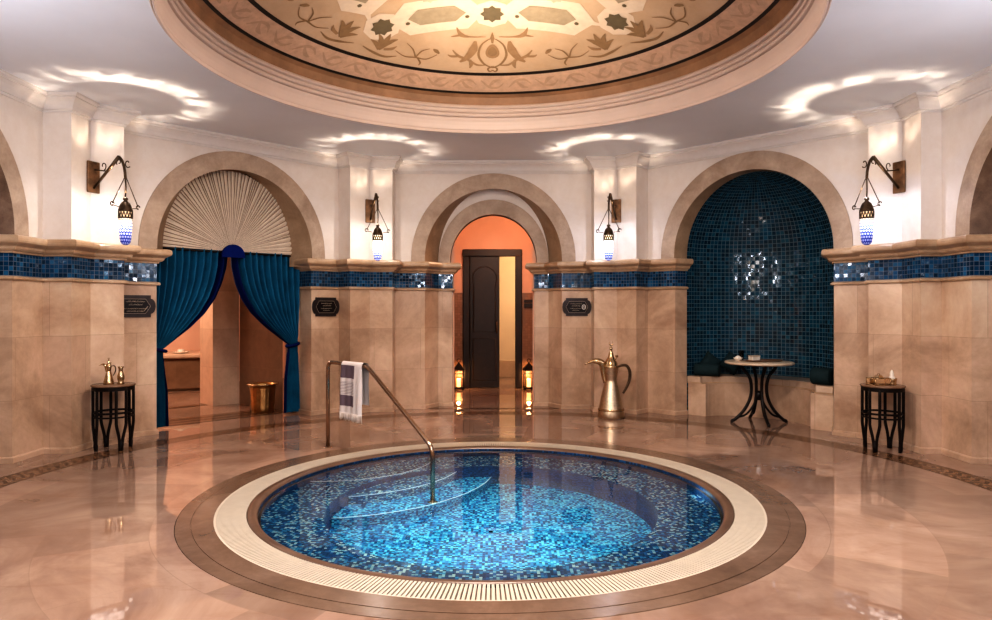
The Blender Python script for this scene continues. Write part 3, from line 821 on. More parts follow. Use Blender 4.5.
# ------------------------------------------------------------------ curtained arch
AZC = 315
cr = D(AZC)
def local(az, r, t, z):        # an Empty at this place whose +X runs right, +Y outwards
    return (W(az, r, t, z), -D(az))
RC = A+.33
def make_curtain(sg, label):
    loc, rz = local(AZC, RC, sg*.5, 0)
    o = empty('curtain', label, 'curtain', loc, rz, 'blue velvet curtains in the arch')
    ztop, ztie = 2.30, 1.02; nf_ = 11
    inner = [(2.30, .015), (2.1, .035), (1.9, .09), (1.7, .18), (1.5, .32), (1.3, .52), (1.15, .70), (1.02, .85), (.9, .85), (.5, .80), (.03, .79)]
    outer = [(2.30, 1.02), (1.6, 1.02), (1.02, 1.0), (.9, 1.0), (.5, 1.025), (.03, 1.035)]
    def ip(tab, z):
        for (z0, a0), (z1, a1) in zip(tab, tab[1:]):
            if z0 >= z >= z1:
                k = (z0-z)/(z0-z1); return a0+(a1-a0)*k
        return tab[-1][1]
    def P(u, v):
        z = ztop-(ztop-.03)*v
        if z > ztie: zi = z
        ti, to = ip(inner, z), ip(outer, z)
        w_ = to-ti; t = ti+w_*u
        squeeze = min(1, w_/.9)
        amp = .014+.046*squeeze if z > ztie else .03
        if abs(z-.99) < .1: amp *= .55
        ph = u*nf_*2*PI
        y = amp*sin(ph+.4*sin(v*5))+.012*sin(u*17+v*4)
        # gathered cloth bulges forward near the tie
        bul = -.05*math.exp(-((z-ztie)/.25)**2)*sin(PI*u)
        zz = z
        if z > ztie: zz = z-.05*(1-u)*sin(PI*min(1, v*1.6))
        return (sg*t-sg*.5, y+bul, zz)
    mb = MB(); nu, nv = 150, 60
    def mi_strip(u0, u1, mi, k): mb.grid(lambda u, v: P(u0+(u1-u0)*u, v), k, nv, None, mi, True)
    mi_strip(.105, 1, 0, 140)
    cl = mb.build('drape', M['velvet'], o)
    mb = MB(); mb.grid(lambda u, v: P(.11*u, v), 14, nv, None, 0, True); mb.build('border', M['navy'], o)
    mb = MB()
    pts = [(sg*(.915+.085*cos(q*2*PI/20))-sg*.5, -.02+.075*sin(q*2*PI/20), 1.0+.02*cos(q*2*PI/20)) for q in range(20)]
    mb.tube(pts, .022, 8, closed=True); mb.build('tieback', M['navy'], o)
    return o
make_curtain(-1, 'blue velvet curtain drawn to the left side of the arch')
make_curtain(1, 'blue velvet curtain drawn to the right, beside the brass bucket')
loc, rz = local(AZC, A+.27, 0, ZS-.01)
fan = empty('sunburst_pelmet', 'cream pleated sunburst fabric panel filling the arch above the blue curtains', 'pelmet', loc, rz)
NP = 60; rr_ = random.Random(3)
edges = [0]
for k in range(NP): edges.append(edges[-1]+rr_.uniform(.6, 1.4))
edges = [e/edges[-1] for e in edges]
def fanpt(u, k, y):
    a = PI*u; return (-(HB+.04)*cos(a)*k, y, .03+1.075*sin(a)*k)
mb = MB()
for u0, u1 in zip(edges, edges[1:]):
    g0, g1 = .003, .003
    for k0, k1 in ((.05, .35), (.35, .7), (.7, 1)):
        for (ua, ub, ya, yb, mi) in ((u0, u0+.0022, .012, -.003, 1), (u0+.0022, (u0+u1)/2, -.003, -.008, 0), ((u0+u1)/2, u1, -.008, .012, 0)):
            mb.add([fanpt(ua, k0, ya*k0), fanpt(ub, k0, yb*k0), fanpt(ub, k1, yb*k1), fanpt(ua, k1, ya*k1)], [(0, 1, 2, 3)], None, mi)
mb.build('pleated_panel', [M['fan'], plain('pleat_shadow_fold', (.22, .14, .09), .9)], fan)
mb = MB().tube([(-1.0, .02, .012), (1.0, .02, .012)], .014, 10); mb.build('curtain_rail', M['iron'], fan)
mb = MB()
vs = [(0, -.075, -.06)]+[(.155*cos(PI*k/20-.12+(.24)*k/20), -.075, -.06+.175*sin(PI*k/20)) for k in range(21)]
vs2 = [(x, -.04, z) for x, y, z in vs]
mb.add(vs+vs2, [(0, 1+k, 2+k) for k in range(20)]+[(1+k, 2+k, 24+k, 23+k) for k in range(20)]); mb.build('scallop', plain('royal_blue_velvet', (.003, .014, .12), .8, spec=.1), fan)

# room behind the curtains
h = MB()
h.grid(lambda u, v: W(AZC, A+.75+1.15*u, .99-.14*u, 3.2*v), 1, 1, lambda u, v: (1.15*u, 3.2*v))
h.grid(lambda u, v: W(AZC, A+1.9, .85+.10*u, 3.2*v), 1, 1, lambda u, v: (.1*u, 3.2*v))
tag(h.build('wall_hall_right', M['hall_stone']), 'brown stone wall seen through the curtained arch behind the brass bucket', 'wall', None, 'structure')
h = MB()
for q in (0, 1):
    h.grid(lambda u, v: W(AZC, A+1.92+.5*q, .43+.42*u, 3.2*v), 1, 1, lambda u, v: (.42*u, 3.2*v))
h.grid(lambda u, v: W(AZC, A+1.92+.5*u, .43, 3.2*v), 1, 1, lambda u, v: (.5*u, 3.2*v))
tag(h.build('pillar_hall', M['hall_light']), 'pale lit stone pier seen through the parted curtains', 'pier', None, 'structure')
h = MB()
h.grid(lambda u, v: W(AZC, A+5.2, -3.6+7.2*u, 3.2*v), 1, 1, lambda u, v: (7.2*u, 3.2*v))
h.grid(lambda u, v: W(AZC, A+.75+4.45*u, -3.6, 3.2*v), 1, 1, lambda u, v: (4.45*u, 3.2*v))
h.grid(lambda u, v: W(AZC, A+1.9+3.3*u, 3.6, 3.2*v), 1, 1, lambda u, v: (3.3*u, 3.2*v))
for (a0, a1) in ((-3.6, -.98),):
    h.grid(lambda u, v: W(AZC, A+.75, a0+(a1-a0)*u, 3.2*v), 1, 1, lambda u, v: (2.6*u, 3.2*v))
h.grid(lambda u, v: W(AZC, A+.3+.45*v, -1+2*u, 3.45), 1, 1)
tag(h.build('wall_hall_back', M['peach']), 'peach walls of the warm room behind the curtains', 'wall', None, 'structure')
h = MB(); h.grid(lambda u, v: W(AZC, A+.40+4.9*v, -3.6+7.2*u, 3.21), 1, 1)
tag(h.build('ceiling_hall', M['peach']), 'ceiling of the room behind the curtains, hidden by the arch', 'ceiling', None, 'structure')
# heated marble slab with tray
sx, sy = -6.15, 13.0-5.62
sl = empty('marble_slab', 'round cornered marble massage slab glimpsed through the left half of the curtains', 'slab', (sx, sy, 0), .35)
MB().box((0, 0, .30), (1.3, 1.0, .60), bev=.08).build('base', M['hall_stone'], sl)
MB().box((0, 0, .645), (1.45, 1.12, .09), bev=.05).build('slab_top', M['hall_light'], sl)
tr = empty('bath_tray', 'small pale tray of bath things on the marble slab', 'tray', (sx+.28, sy-.25, .69))
MB().lathe([(0, .004), (.12, .004), (.135, .02), (.14, .03), (.13, .022), (.12, .012), (0, .012)], 24).build('dish', M['white_ceramic'], tr)
MB().lathe([(0, .012), (.06, .012), (.065, .03), (.06, .07), (0, .075)], 20, (.0, 0, 0)).build('rolled_cloth', M['white_ceramic'], tr)
# brass bucket
loc, rz = local(AZC, A+.80, .70, 0)
bk = empty('brass_bucket', 'fluted brass bucket standing on the floor behind the right blue curtain', 'bucket', loc)
NB = 144; prof = [(.150, 0), (.158, .01), (.165, .10), (.170, .25), (.178, .36), (.195, .395), (.215, .41), (.218, .42), (.20, .42), (.18, .40), (.165, .30), (.150, .04), (0, .035)]
vs = []; m_ = len(prof)
for i in range(NB+1):
    a = 2*PI*i/NB
    for j, (r, z) in enumerate(prof):
        k = 1+.012*cos(a*18)*(1 if 1 <= j <= 4 else 0); vs.append((r*k*cos(a), r*k*sin(a), z))
mb = MB(); mb.add(vs, [(i*m_+j, (i+1)*m_+j, (i+1)*m_+j+1, i*m_+j+1) for i in range(NB) for j in range(m_-1)], None, 0, True)
mb.build('bowl', plain('warm_brass', (.52, .32, .14), .28, 1, var=.2), bk)
MB().lathe([(.218, .405), (.226, .412), (.222, .424), (.214, .42)], 48).build('rim', M['brass'], bk)

# ------------------------------------------------------------------ doorway vestibule
YB = 7.48
v = MB()
for sg in (-1, 1):
    v.grid(lambda u, q: (sg*1.05, A+.44+(YB-A-.44)*u, 3.4*q), 1, 1, lambda u, q: ((YB-A)*u, 3.4*q))
    v.grid(lambda u, q: (sg*(.62+.45*u), A+.46, 3.4*q), 1, 1, lambda u, q: (.45*u, 3.4*q))
tag(v.build('wall_corridor_side', M['peach']), 'orange lit side walls of the small lobby behind the doorway arch', 'wall', None, 'structure')
v = MB()
v.grid(lambda u, q: (-1.05+.454*u, YB, 3.4*q), 1, 1); v.grid(lambda u, q: (.54+.51*u, YB, 3.4*q), 1, 1); v.grid(lambda u, q: (-.596+1.136*u, YB, 2.66+.74*q), 1, 1)
wc = v.build('wall_corridor_back', M['peach']); tag(wc, 'orange plaster wall around the dark lobby door', 'wall', None, 'structure')
v = MB()
for x0, x1 in ((-1.05, -.60), (.545, 1.05)): v.grid(lambda u, q: (x0+(x1-x0)*u, YB-.012, 1.83*q), 1, 1, lambda u, q: (x0+(x1-x0)*u, 1.83*q))
for sg in (-1, 1): v.grid(lambda u, q: (sg*1.04, A+.47+(YB-A-.47)*u, 1.83*q), 1, 1, lambda u, q: (2.4*u, 1.83*q))
v.build('wainscot', M['wains'], wc)
v = MB(); v.grid(lambda u, q: (-1.05+2.1*u, A+.3+(YB-A-.3)*q, 3.4), 1, 1)
tag(v.build('ceiling_corridor', M['peach']), 'orange ceiling of the lobby behind the doorway arch', 'ceiling', None, 'structure')
dr = empty('door_1', 'dark carved wooden door standing half open between two floor lanterns', 'door', (-.03, YB, 0), 0, None, 'structure')
mb = MB()
mb.box((-.50, 0, 1.266), (.132, .14, 2.532), bev=.012); mb.box((.505, 0, 1.266), (.13, .14, 2.532), bev=.012); mb.box((0, 0, 2.598), (1.144, .15, .132), bev=.012)
mb.build('door_frame', M['door_wood'], dr)
mb = MB().box((-.15, .0, 1.27), (.57, .05, 2.53), bev=.008)
lf = mb.build('door_leaf', M['door_wood'], dr)
mb = MB()
for (x0, x1, z0, z1) in ((-.37, .07, .15, .95),):
    pts = [(x0, -.03, z0), (x1, -.03, z0), (x1, -.03, z1), (x0, -.03, z1)]
    mb.tube(pts, .012, 6, closed=True)
pts = [(-.36, -.03, 1.08), (.06, -.03, 1.08), (.06, -.03, 1.95)]
for k in range(17):
    a = -.5+(PI+1.0)*k/16; pts.append((-.15+.235*cos(a), -.03, 2.10+.235*sin(a)))
pts.append((-.36, -.03, 1.95))
mb.tube(pts, .012, 6, closed=True)
mb.build('carved_moulding', plain('door_moulding', (.03, .015, .009), .3), lf)
mb = MB().tube([(.085, -.03, 1.05), (.085, -.07, 1.07), (.085, -.07, 1.27), (.085, -.03, 1.29)], .009, 8); mb.build('door_handle', M['steel'], lf)
v = MB()
v.grid(lambda u, q: (-1.2+2.6*u, YB+2.0, 3.2*q), 1, 1)
for sg in (-1.2, 1.4): v.grid(lambda u, q: (sg, YB+.1+1.9*u, 3.2*q), 1, 1)
v.grid(lambda u, q: (-1.2+2.6*u, YB+.1+1.9*q, 3.2), 1, 1)
for x0, x1 in ((-1.2, -.6), (.55, 1.4)): v.grid(lambda u, q: (x0+(x1-x0)*u, YB+.1, 3.2*q), 1, 1)
tag(v.build('wall_inner_room', M['cream_wall']), 'cream wall of the bright room seen through the open half of the door', 'wall', None, 'structure')
mb = MB().box((.1, YB+1.97, .19), (2.6, .05, .38), bev=.01); tag(mb.build('baseboard_back', M['hall_light']), 'pale stone skirting in the bright room behind the door', 'baseboard', None, 'structure')

def floor_lantern(x, y, label):
    t = empty('floor_lantern', label, 'lantern', (x, y, 0), .12, 'candle lanterns beside the door')
    w_ = .085
    mb = MB()
    mb.box((0, 0, .035), (.20, .20, .03), bev=.008)
    for sx_ in (-1, 1):
        for sy_ in (-1, 1): mb.box((sx_*.078, sy_*.078, .011), (.03, .03, .022))
    mb.build('base', M['iron'], t)
    mb = MB()
    for sx_ in (-1, 1):
        for sy_ in (-1, 1): mb.box((sx_*w_, sy_*w_, .21), (.014, .014, .33))
    for zz in (.30, .36):
        for q in (-1, 1): mb.box((0, q*w_, zz), (.17, .010, .010)); mb.box((q*w_, 0, zz), (.010, .17, .010))
    mb.build('frame', M['iron'], t)
    mb = MB()
    mb.add([(-.11, -.11, .372), (.11, -.11, .372), (.11, .11, .372), (-.11, .11, .372), (-.05, -.05, .45), (.05, -.05, .45), (.05, .05, .45), (-.05, .05, .45), (0, 0, .52)],
           [(0, 1, 2, 3), (0, 1, 5, 4), (1, 2, 6, 5), (2, 3, 7, 6), (3, 0, 4, 7), (4, 5, 8), (5, 6, 8), (6, 7, 8), (7, 4, 8)])
    mb.build('roof', M['iron'], t)
    MB().tube([(.032*cos(q*2*PI/14), 0, .545+.032*sin(q*2*PI/14)) for q in range(14)], .006, 6, closed=True).build('ring', M['iron'], t)
    MB().lathe([(0, .05), (.038, .05), (.038, .20), (.03, .205), (0, .20)], 18).build('candle', M['wax'], t)
    l = bpy.data.lights.new('candle_flame', 'POINT'); l.energy = 9; l.color = (1, .52, .22); l.shadow_soft_size = .03
    lo = bpy.data.objects.new('candle_flame', l); C.objects.link(lo); lo.parent = t; lo.location = (0, 0, .26)
    return t
floor_lantern(-.665, 7.22, 'black candle lantern on the floor left of the dark door')
floor_lantern(.66, 7.22, 'black candle lantern on the floor right of the dark door')
hs = empty('wall_rack', 'dark corridor sign right of the door under the orange plaster', 'rack', (.73, YB-.03, 1.58))  # dark sign on the lobby wall, a rail over a board
MB().box((0, 0, .09), (.30, .03, .05), bev=.006).build('rail', M['door_wood'], hs)
MB().box((0, 0, .0), (.30, .03, .08), bev=.006).build('board', M['door_wood'], hs)

# ------------------------------------------------------------------ tiled niche
AZN = 45; RN = A+.20; NR = .965
nm = MB(); NSEG = 60
def niche_pt(u, v):
    a = PI*u; hz = ZS
    L = hz+PI/2*1.02
    s_ = v*L
    if s_ <= hz: r, z = 1.0, s_
    else: e = (s_-hz)/1.02; r, z = cos(e), hz+1.075*sin(e)
    return W(AZN, RN+.97*sin(a)*max(r, .001), .03-(NR+.03)*cos(a)*max(r, .001), z)
nm.grid(niche_pt, NSEG, 60, lambda u, v: (PI*.93*u, v*(ZS+PI/2*1.02)), 0, True)
tag(nm.build('wall_niche', M['niche']), 'curved dark blue mosaic wall of the arched niche', 'wall', None, 'structure')
# bench following the niche
def bench_outline(inset=0):
    o_, h, w_ = .03, .785-inset, .988
    r0 = A+.20+.3*inset
    fr = [(r0, o_-w_), (r0, o_-h)]
    fr += [(r0+(.46-inset*.2)*sin(PI*k/24), o_-h*cos(PI*k/24)) for k in range(25)]
    fr += [(r0, o_+h), (r0, o_+w_)]
    return fr+[(RN+.03+.925*sin(PI*k/24), o_+w_*cos(PI*k/24)) for k in range(25)]
loc = W(AZN, RN+.1, 0, 0)
bn = empty('niche_bench', 'curved cream stone bench built round the inside of the tiled niche', 'bench', loc)
def prism(outline, z0, z1, mat_, name, par):
    from mathutils.geometry import tessellate_polygon
    o3 = [Vector((p[0], p[1], 0)) for p in outline]
    # drop coincident points
    o2 = []
    for p in o3:
        if not o2 or (p-o2[-1]).length > 1e-4: o2.append(p)
    if (o2[0]-o2[-1]).length < 1e-4: o2.pop()
    n = len(o2); tris = tessellate_polygon([o2])
    wp = [W(AZN, p.x, p.y) for p in o2]
    vs = [(x-loc[0], y-loc[1], z1) for x, y in wp]+[(x-loc[0], y-loc[1], z0) for x, y in wp]
    mb = MB(); mb.add(vs, [tuple(t) for t in tris]+[(i, (i+1) % n, n+(i+1) % n, n+i) for i in range(n)])
    return mb.build(name, mat_, par)
prism(bench_outline(.07), 0, .455, M['pier'], 'bench_base', bn)
prism(bench_outline(.015), .455, .475, M['ledge'], 'bench_moulding', bn)
prism(bench_outline(0), .475, .555, M['hall_light'], 'bench_seat', bn)
def superell(mb, c, d, e=.55, rot=None, n=24, pinch=0):
    def sp(x, p): return math.copysign(abs(x)**p, x)
    R = rot or Matrix.Identity(3)
    def P(u, v):
        a = 2*PI*u-PI; b_ = PI*v-PI/2
        x = sp(cos(b_), e)*sp(cos(a), e); y = sp(cos(b_), e)*sp(sin(a), e); z = sp(sin(b_), e)
        k = 1
        q = R @ Vector((x*d[0]/2, y*d[1]/2, z*d[2]/2)); return (c[0]+q.x, c[1]+q.y, c[2]+q.z)
    mb.grid(P, n, n//2, None, 0, True)
def bolster(r, t, z, L, rad, ang, label, name='bolster_cushion', ex=1.0):
    o = empty(name, label, 'cushion', W(AZN, r, t, z), -D(AZN)+ang)
    prof = [(0, -L/2), (rad*.6, -L/2), (rad*.93, -L/2+.01), (rad, -L/2+.03), (rad*1.01, 0), (rad, L/2-.03), (rad*.93, L/2-.01), (rad*.6, L/2), (0, L/2)]
    mb = MB().lathe(prof, 28); mb.xform(Matrix.Translation((0, 0, rad)) @ Matrix.Rotation(PI/2, 4, 'Y')); mb.build('cover', M['cushion'], o)
    for sg in (-1, 1):
        MB().tube([(sg*(L/2-.015), rad*.97*cos(q*2*PI/24), rad+rad*.97*sin(q*2*PI/24)) for q in range(24)], .006, 6, closed=True).build('piping', M['cushion'], o)
    return o
bolster(A+.37, -.74, .558, .36, .085, .2, 'dark teal bolster lying on the left end of the niche bench')
bolster(A+.36, .84, .558, .25, .105, -.1, 'dark teal bolster on the right end of the niche bench')
def pillow(r, t, z, ang, tilt, label):
    o = empty('throw_pillow', label, 'cushion', W(AZN, r, t, z), -D(AZN)+ang)
    mb = MB(); s_ = .25
    def P(u, v, sg):
        x, y = 2*u-1, 2*v-1
        k = (1-x**4)*(1-y**4)
        px = x*(1-.10*(1-y*y)*-1*0-.08*(1-abs(y))); pz = y*(1-.08*(1-abs(x)))
        return (px*s_/2, sg*.075*k**.5, pz*s_/2)
    for sg in (-1, 1): mb.grid(lambda u, v: P(u, v, sg), 14, 14, None, 0, True)
    mb.xform(Matrix.Translation((0, 0, s_*.62)) @ Matrix.Rotation(tilt, 4, 'X') @ Matrix.Rotation(PI/4*.85, 4, 'Y'))
    mb.build('cover', M['cushion'], o)
    mb = MB().tube([(x*s_/2, 0, z*s_/2) for x, z in ((-1, -1), (0, -.92), (1, -1), (.92, 0), (1, 1), (0, .92), (-1, 1), (-.92, 0))], .006, 6, closed=True)
    mb.xform(Matrix.Translation((0, 0, s_*.62)) @ Matrix.Rotation(tilt, 4, 'X') @ Matrix.Rotation(PI/4*.85, 4, 'Y')); mb.build('piping', M['cushion'], o)
pillow(A+.56, -.79, .575, .9, -.22, 'dark teal pillow standing on its corner behind the left bolster, nearer the niche edge')
pillow(A+.74, -.55, .575, .7, -.22, 'dark teal pillow standing on its corner behind the left bolster, nearer the round table')

# ------------------------------------------------------------------ round table in the niche
tx, ty = (759-496)/680*9.08+.04, 9.08-5.62
TZ = .815
bt = empty('bistro_table', 'round cream stone table on curved black iron legs before the niche', 'table', (tx, ty, 0))
MB().lathe([(0, TZ-.035), (.415, TZ-.035), (.435, TZ-.028), (.44, TZ-.018), (.436, TZ-.006), (.425, TZ), (0, TZ)], 56).build('tabletop', M['table_cream'], bt)
MB().lathe([(0, TZ-.055), (.25, TZ-.055), (.26, TZ-.048), (.25, TZ-.036), (0, TZ-.036)], 40).build('apron_ring', M['iron'], bt)
mb = MB().lathe([(.03, .30), (.05, .32), (.052, .40), (.03, .42)], 20); mb.build('hub', M['iron'], bt)
for k in range(4):
    a = D(-2+90*k)
    def lp(r, z, da=0): return (r*cos(a+da), r*sin(a+da), z)
    main = spline([lp(.235, TZ-.05), lp(.20, TZ-.11), lp(.125, .60), lp(.10, .45), lp(.125, .30), lp(.20, .16), lp(.31, .045), lp(.355, .022), lp(.355, .0)], 5)
    lg = MB().tube(main, .021, 8).build('leg', M['iron'], bt)
    sec = spline([lp(.12, TZ-.05, .5), lp(.075, .66, .5), lp(.045, .50, .4), lp(.045, .36, .3), lp(.075, .24, .2), lp(.17, .11, .05), lp(.26, .075)], 5)
    MB().tube(sec, .014, 8).build('brace', M['iron'], lg)
ty0 = TZ
tr = empty('serving_tray', 'dark oval tray lying on the round niche table', 'tray', (tx+.06, ty-.02, ty0), .2)
mb = MB().lathe([(0, .004), (.24, .004), (.262, .012), (.268, .022), (.26, .022), (.245, .012), (0, .010)], 40); mb.xform(Matrix.Diagonal((1, .55, 1, 1))); mb.build('dish', M['tray_wood'], tr)
bx_ = empty('soap_box', 'small cream box standing on the tray in the niche', 'box', (tx-.06, ty+.01, ty0+.012), .3)
MB().box((0, 0, .026), (.13, .09, .05), bev=.008).build('body', M['white_ceramic'], bx_)
MB().box((0, 0, .058), (.135, .095, .014), bev=.005).build('lid', M['table_cream'], bx_)
cp = empty('soap_bowl', 'little cream bowl behind the cream box on the niche table', 'bowl', (tx-.27, ty+.03, ty0+.0))
MB().lathe([(0, .0), (.025, .0), (.03, .008), (.055, .03), (.062, .05), (.056, .05), (.045, .028), (0, .014)], 24).build('bowl', M['white_ceramic'], cp)
MB().lathe([(0, .03), (.04, .032), (.035, .06), (.012, .075), (0, .077)], 16).build('soap', M['white_ceramic'], cp)
wg = empty('water_glass', 'clear glass standing behind the cream box on the niche table', 'glass', (tx-.15, ty+.24, ty0))
MB().lathe([(0, .0), (.028, .0), (.03, .004), (.036, .13), (.034, .13), (.028, .008), (0, .006)], 24).build('cup', M['glass'], wg)

# ------------------------------------------------------------------ coffee pots
def dallah(loc, sc, label, rz=0, seg=40, mat_=None):
    mat_ = mat_ or M['hammered']
    o = empty('coffee_pot', label, 'coffee pot', loc, rz)
    k = .002035*sc
    def z(y): return (570-y)*k
    prof = [(0, 570), (84, 570), (90, 566), (93, 555), (90, 530), (82, 500), (72, 450), (58, 390), (45, 340), (39, 322), (37, 315), (40, 300), (47, 260), (51, 232), (52, 225), (50, 221)]
    MB().lathe([(r*k, z(y)) for r, y in prof], seg).build('body', mat_, o)
    MB().lathe([(r*k, z(y)) for r, y in [(88, 520), (90.5, 512), (86, 504)]], seg).build('band', M['brass'], o)
    lid = MB().lathe([(r*k, z(y)) for r, y in [(53, 226), (55, 219), (50, 212), (45, 205), (42, 190), (33, 175), (26, 165), (19, 150), (15, 130), (10, 118), (7, 108), (9, 103), (13, 98), (9, 91), (5, 86), (4, 80)]], seg).build('lid', M['brass'], o)
    cres = [(9*k*sin(q)*1.35, 0, z(62)+15*k*-cos(q)) for q in [(-2.5+5.0*i/12) for i in range(13)]]
    MB().tube([(0, 0, z(84)), (0, 0, z(74))]+[], 3.0*k, 6).tube(cres, [1.2*k, 2*k, 3*k, 3.6*k, 4*k, 4.2*k, 4.4*k, 4.2*k, 4*k, 3.6*k, 3*k, 2*k, 1.2*k], 6).build('finial', M['brass'], lid)
    # spout: curved beak
    cl = spline([(-38*k, 0, z(330)), (-46*k, 0, z(285)), (-53*k, 0, z(235)), (-62*k, 0, z(200)), (-90*k, 0, z(184)), (-125*k, 0, z(185)), (-155*k, 0, z(196)), (-182*k, 0, z(208))], 5)
    n_ = len(cl); rr = [k*(15+9*sin(PI*min(1, i/(n_*.75))))*(1 if i < n_*.6 else max(.12, 1-(i-n_*.6)/(n_*.42))) for i in range(n_)]
    MB().tube(cl, rr, 10).build('spout', M['brass'], o)
    hd = spline([(48*k, 0, z(222)), (75*k, 0, z(212)), (105*k, 0, z(214)), (124*k, 0, z(240)), (130*k, 0, z(275)), (124*k, 0, z(320)), (105*k, 0, z(365)), (82*k, 0, z(404))], 5)
    MB().tube(hd, [k*7+k*4*sin(PI*i/(len(hd)-1)) for i in range(len(hd))], 10).build('handle', M['bronze'], o)
    MB().lathe([(0, 10*k), (8*k, 8*k), (10*k, 0), (8*k, -8*k), (0, -10*k)], 12, (40*k, 0, z(150))).tube([(30*k, 0, z(175)), (40*k, 0, z(155))], 4*k, 6).build('thumb_knob', M['brass'], o)
    return o
dd = 1020/107.5
dallah(((611-496)/680*dd+.04, dd-5.62, 0), 1.0, 'tall hammered brass coffee pot standing on the floor by the pier')

# ------------------------------------------------------------------ small side tables
def side_table(loc, rz, label):
    o = empty('side_table', label, 'table', loc, rz)
    H = .70
    MB().lathe([(0, H-.022), (.205, H-.022), (.215, H-.016), (.217, H-.008), (.212, H), (0, H)], 40).build('tabletop', M['table_stone'], o)
    MB().lathe([(.188, H-.062), (.206, H-.062), (.206, H-.022), (.188, H-.022), (.188, H-.062)], 40, smooth=False).build('apron', M['wood_dark'], o)
    for rr in (.185,):
        MB().tube([(rr*cos(q*2*PI/40), rr*sin(q*2*PI/40), .40) for q in range(40)], .011, 8, closed=True).build('upper_stretcher', M['wood_dark'], o)
        MB().tube([(rr*cos(q*2*PI/40), rr*sin(q*2*PI/40), .355) for q in range(40)], .009, 8, closed=True).build('lower_stretcher', M['wood_dark'], o)
    for k in range(4):
        a = k*PI/2
        def q(t, rad, z):
            return (rad*cos(a)-t*sin(a), rad*sin(a)+t*cos(a), z)
        mb = MB()
        for sg in (-1, 1):
            mb.tube(spline([q(sg*.05, .186, H-.03), q(sg*.05, .186, .34), q(sg*.048, .186, .27), q(sg*.026, .184, .17), q(sg*.014, .180, .09), q(sg*.010, .176, .0)], 4), .016, 8)
        mb.tube([q(0, .182, .12), q(0, .179, .05), q(0, .176, 0)], [.012, .024, .019], 8)
        mb.build('leg', M['wood_dark'], o)
    return o
def at(px, d): return ((px-496)/680*d+.04, d-5.62)
lx, ly = at(113.5, 7.36)
side_table((lx, ly, 0), D(52), 'black side table with brown stone top carrying the small coffee pot')
rx, ry = at(882.5, 7.28)
side_table((rx, ry, 0), D(38), 'black side table with brown stone top carrying a glass box, right of the niche')
dallah((lx-.035, ly-.03, .70), .272, 'small brass coffee pot on the left black side table', .1, 28, M['brass'])
vz = empty('brass_vase', 'slim brass vase beside the small coffee pot on the side table', 'vase', (lx+.09, ly-.02, .70))
MB().lathe([(0, 0), (.032, 0), (.036, .01), (.026, .025), (.035, .06), (.036, .085), (.026, .12), (.019, .15), (.021, .17), (.032, .188), (.029, .19), (.018, .17), (.012, .15), (0, .14)], 28).build('vessel', M['brass'], vz)
MB().lathe([(.020, .148), (.024, .153), (.020, .158)], 28).build('neck_ring', M['bronze'], vz)
gb = empty('glass_box', 'low brass framed glass box on the side table right of the niche', 'box', (rx-.06, ry-.03, .70), .25)
def frame_box(mb, d, z0, z1, r):
    x, y = d[0]/2, d[1]/2
    for zz in (z0+r, z1):
        mb.tube([(-x, -y, zz), (x, -y, zz), (x, y, zz), (-x, y, zz)], r, 6, closed=True)
    for sx_ in (-1, 1):
        for sy_ in (-1, 1): mb.tube([(sx_*x, sy_*y, z0), (sx_*x, sy_*y, z1)], r, 6)
mb = MB(); frame_box(mb, (.19, .13), 0, .075, .005); mb.build('frame', M['brass'], gb)
mb = MB().box((0, 0, .038), (.182, .122, .066)); mb.build('panes', M['glass'], gb)
mb = MB()
vs = [(.06*cos(q*PI/3)-.0, .045*sin(q*PI/3), .081) for q in range(6)]+[(.04*cos(q*PI/3), .03*sin(q*PI/3), .105) for q in range(6)]
mb.add(vs, [tuple(range(6, 12))]+[(q, (q+1) % 6, 6+(q+1) % 6, 6+q) for q in range(6)]); mb.tube([(.02, 0, .105), (.01, 0, .122), (-.01, 0, .122), (-.02, 0, .105)], .004, 6); mb.build('lid', M['brass'], gb)
cb = empty('candle_cup', 'small brass cup with a pale flame shaped stopper beside the glass box', 'cup', (rx+.10, ry+.0, .70))
MB().lathe([(0, 0), (.045, 0), (.05, .006), (.042, .016), (.046, .045), (.05, .07), (.046, .07), (.04, .02), (0, .015)], 26).build('cup', M['brass'], cb)
MB().lathe([(0, .018), (.034, .02), (.038, .05), (.03, .075), (.018, .10), (.02, .12), (.012, .145), (.004, .158), (0, .16)], 22).build('stopper', M['white_ceramic'], cb)

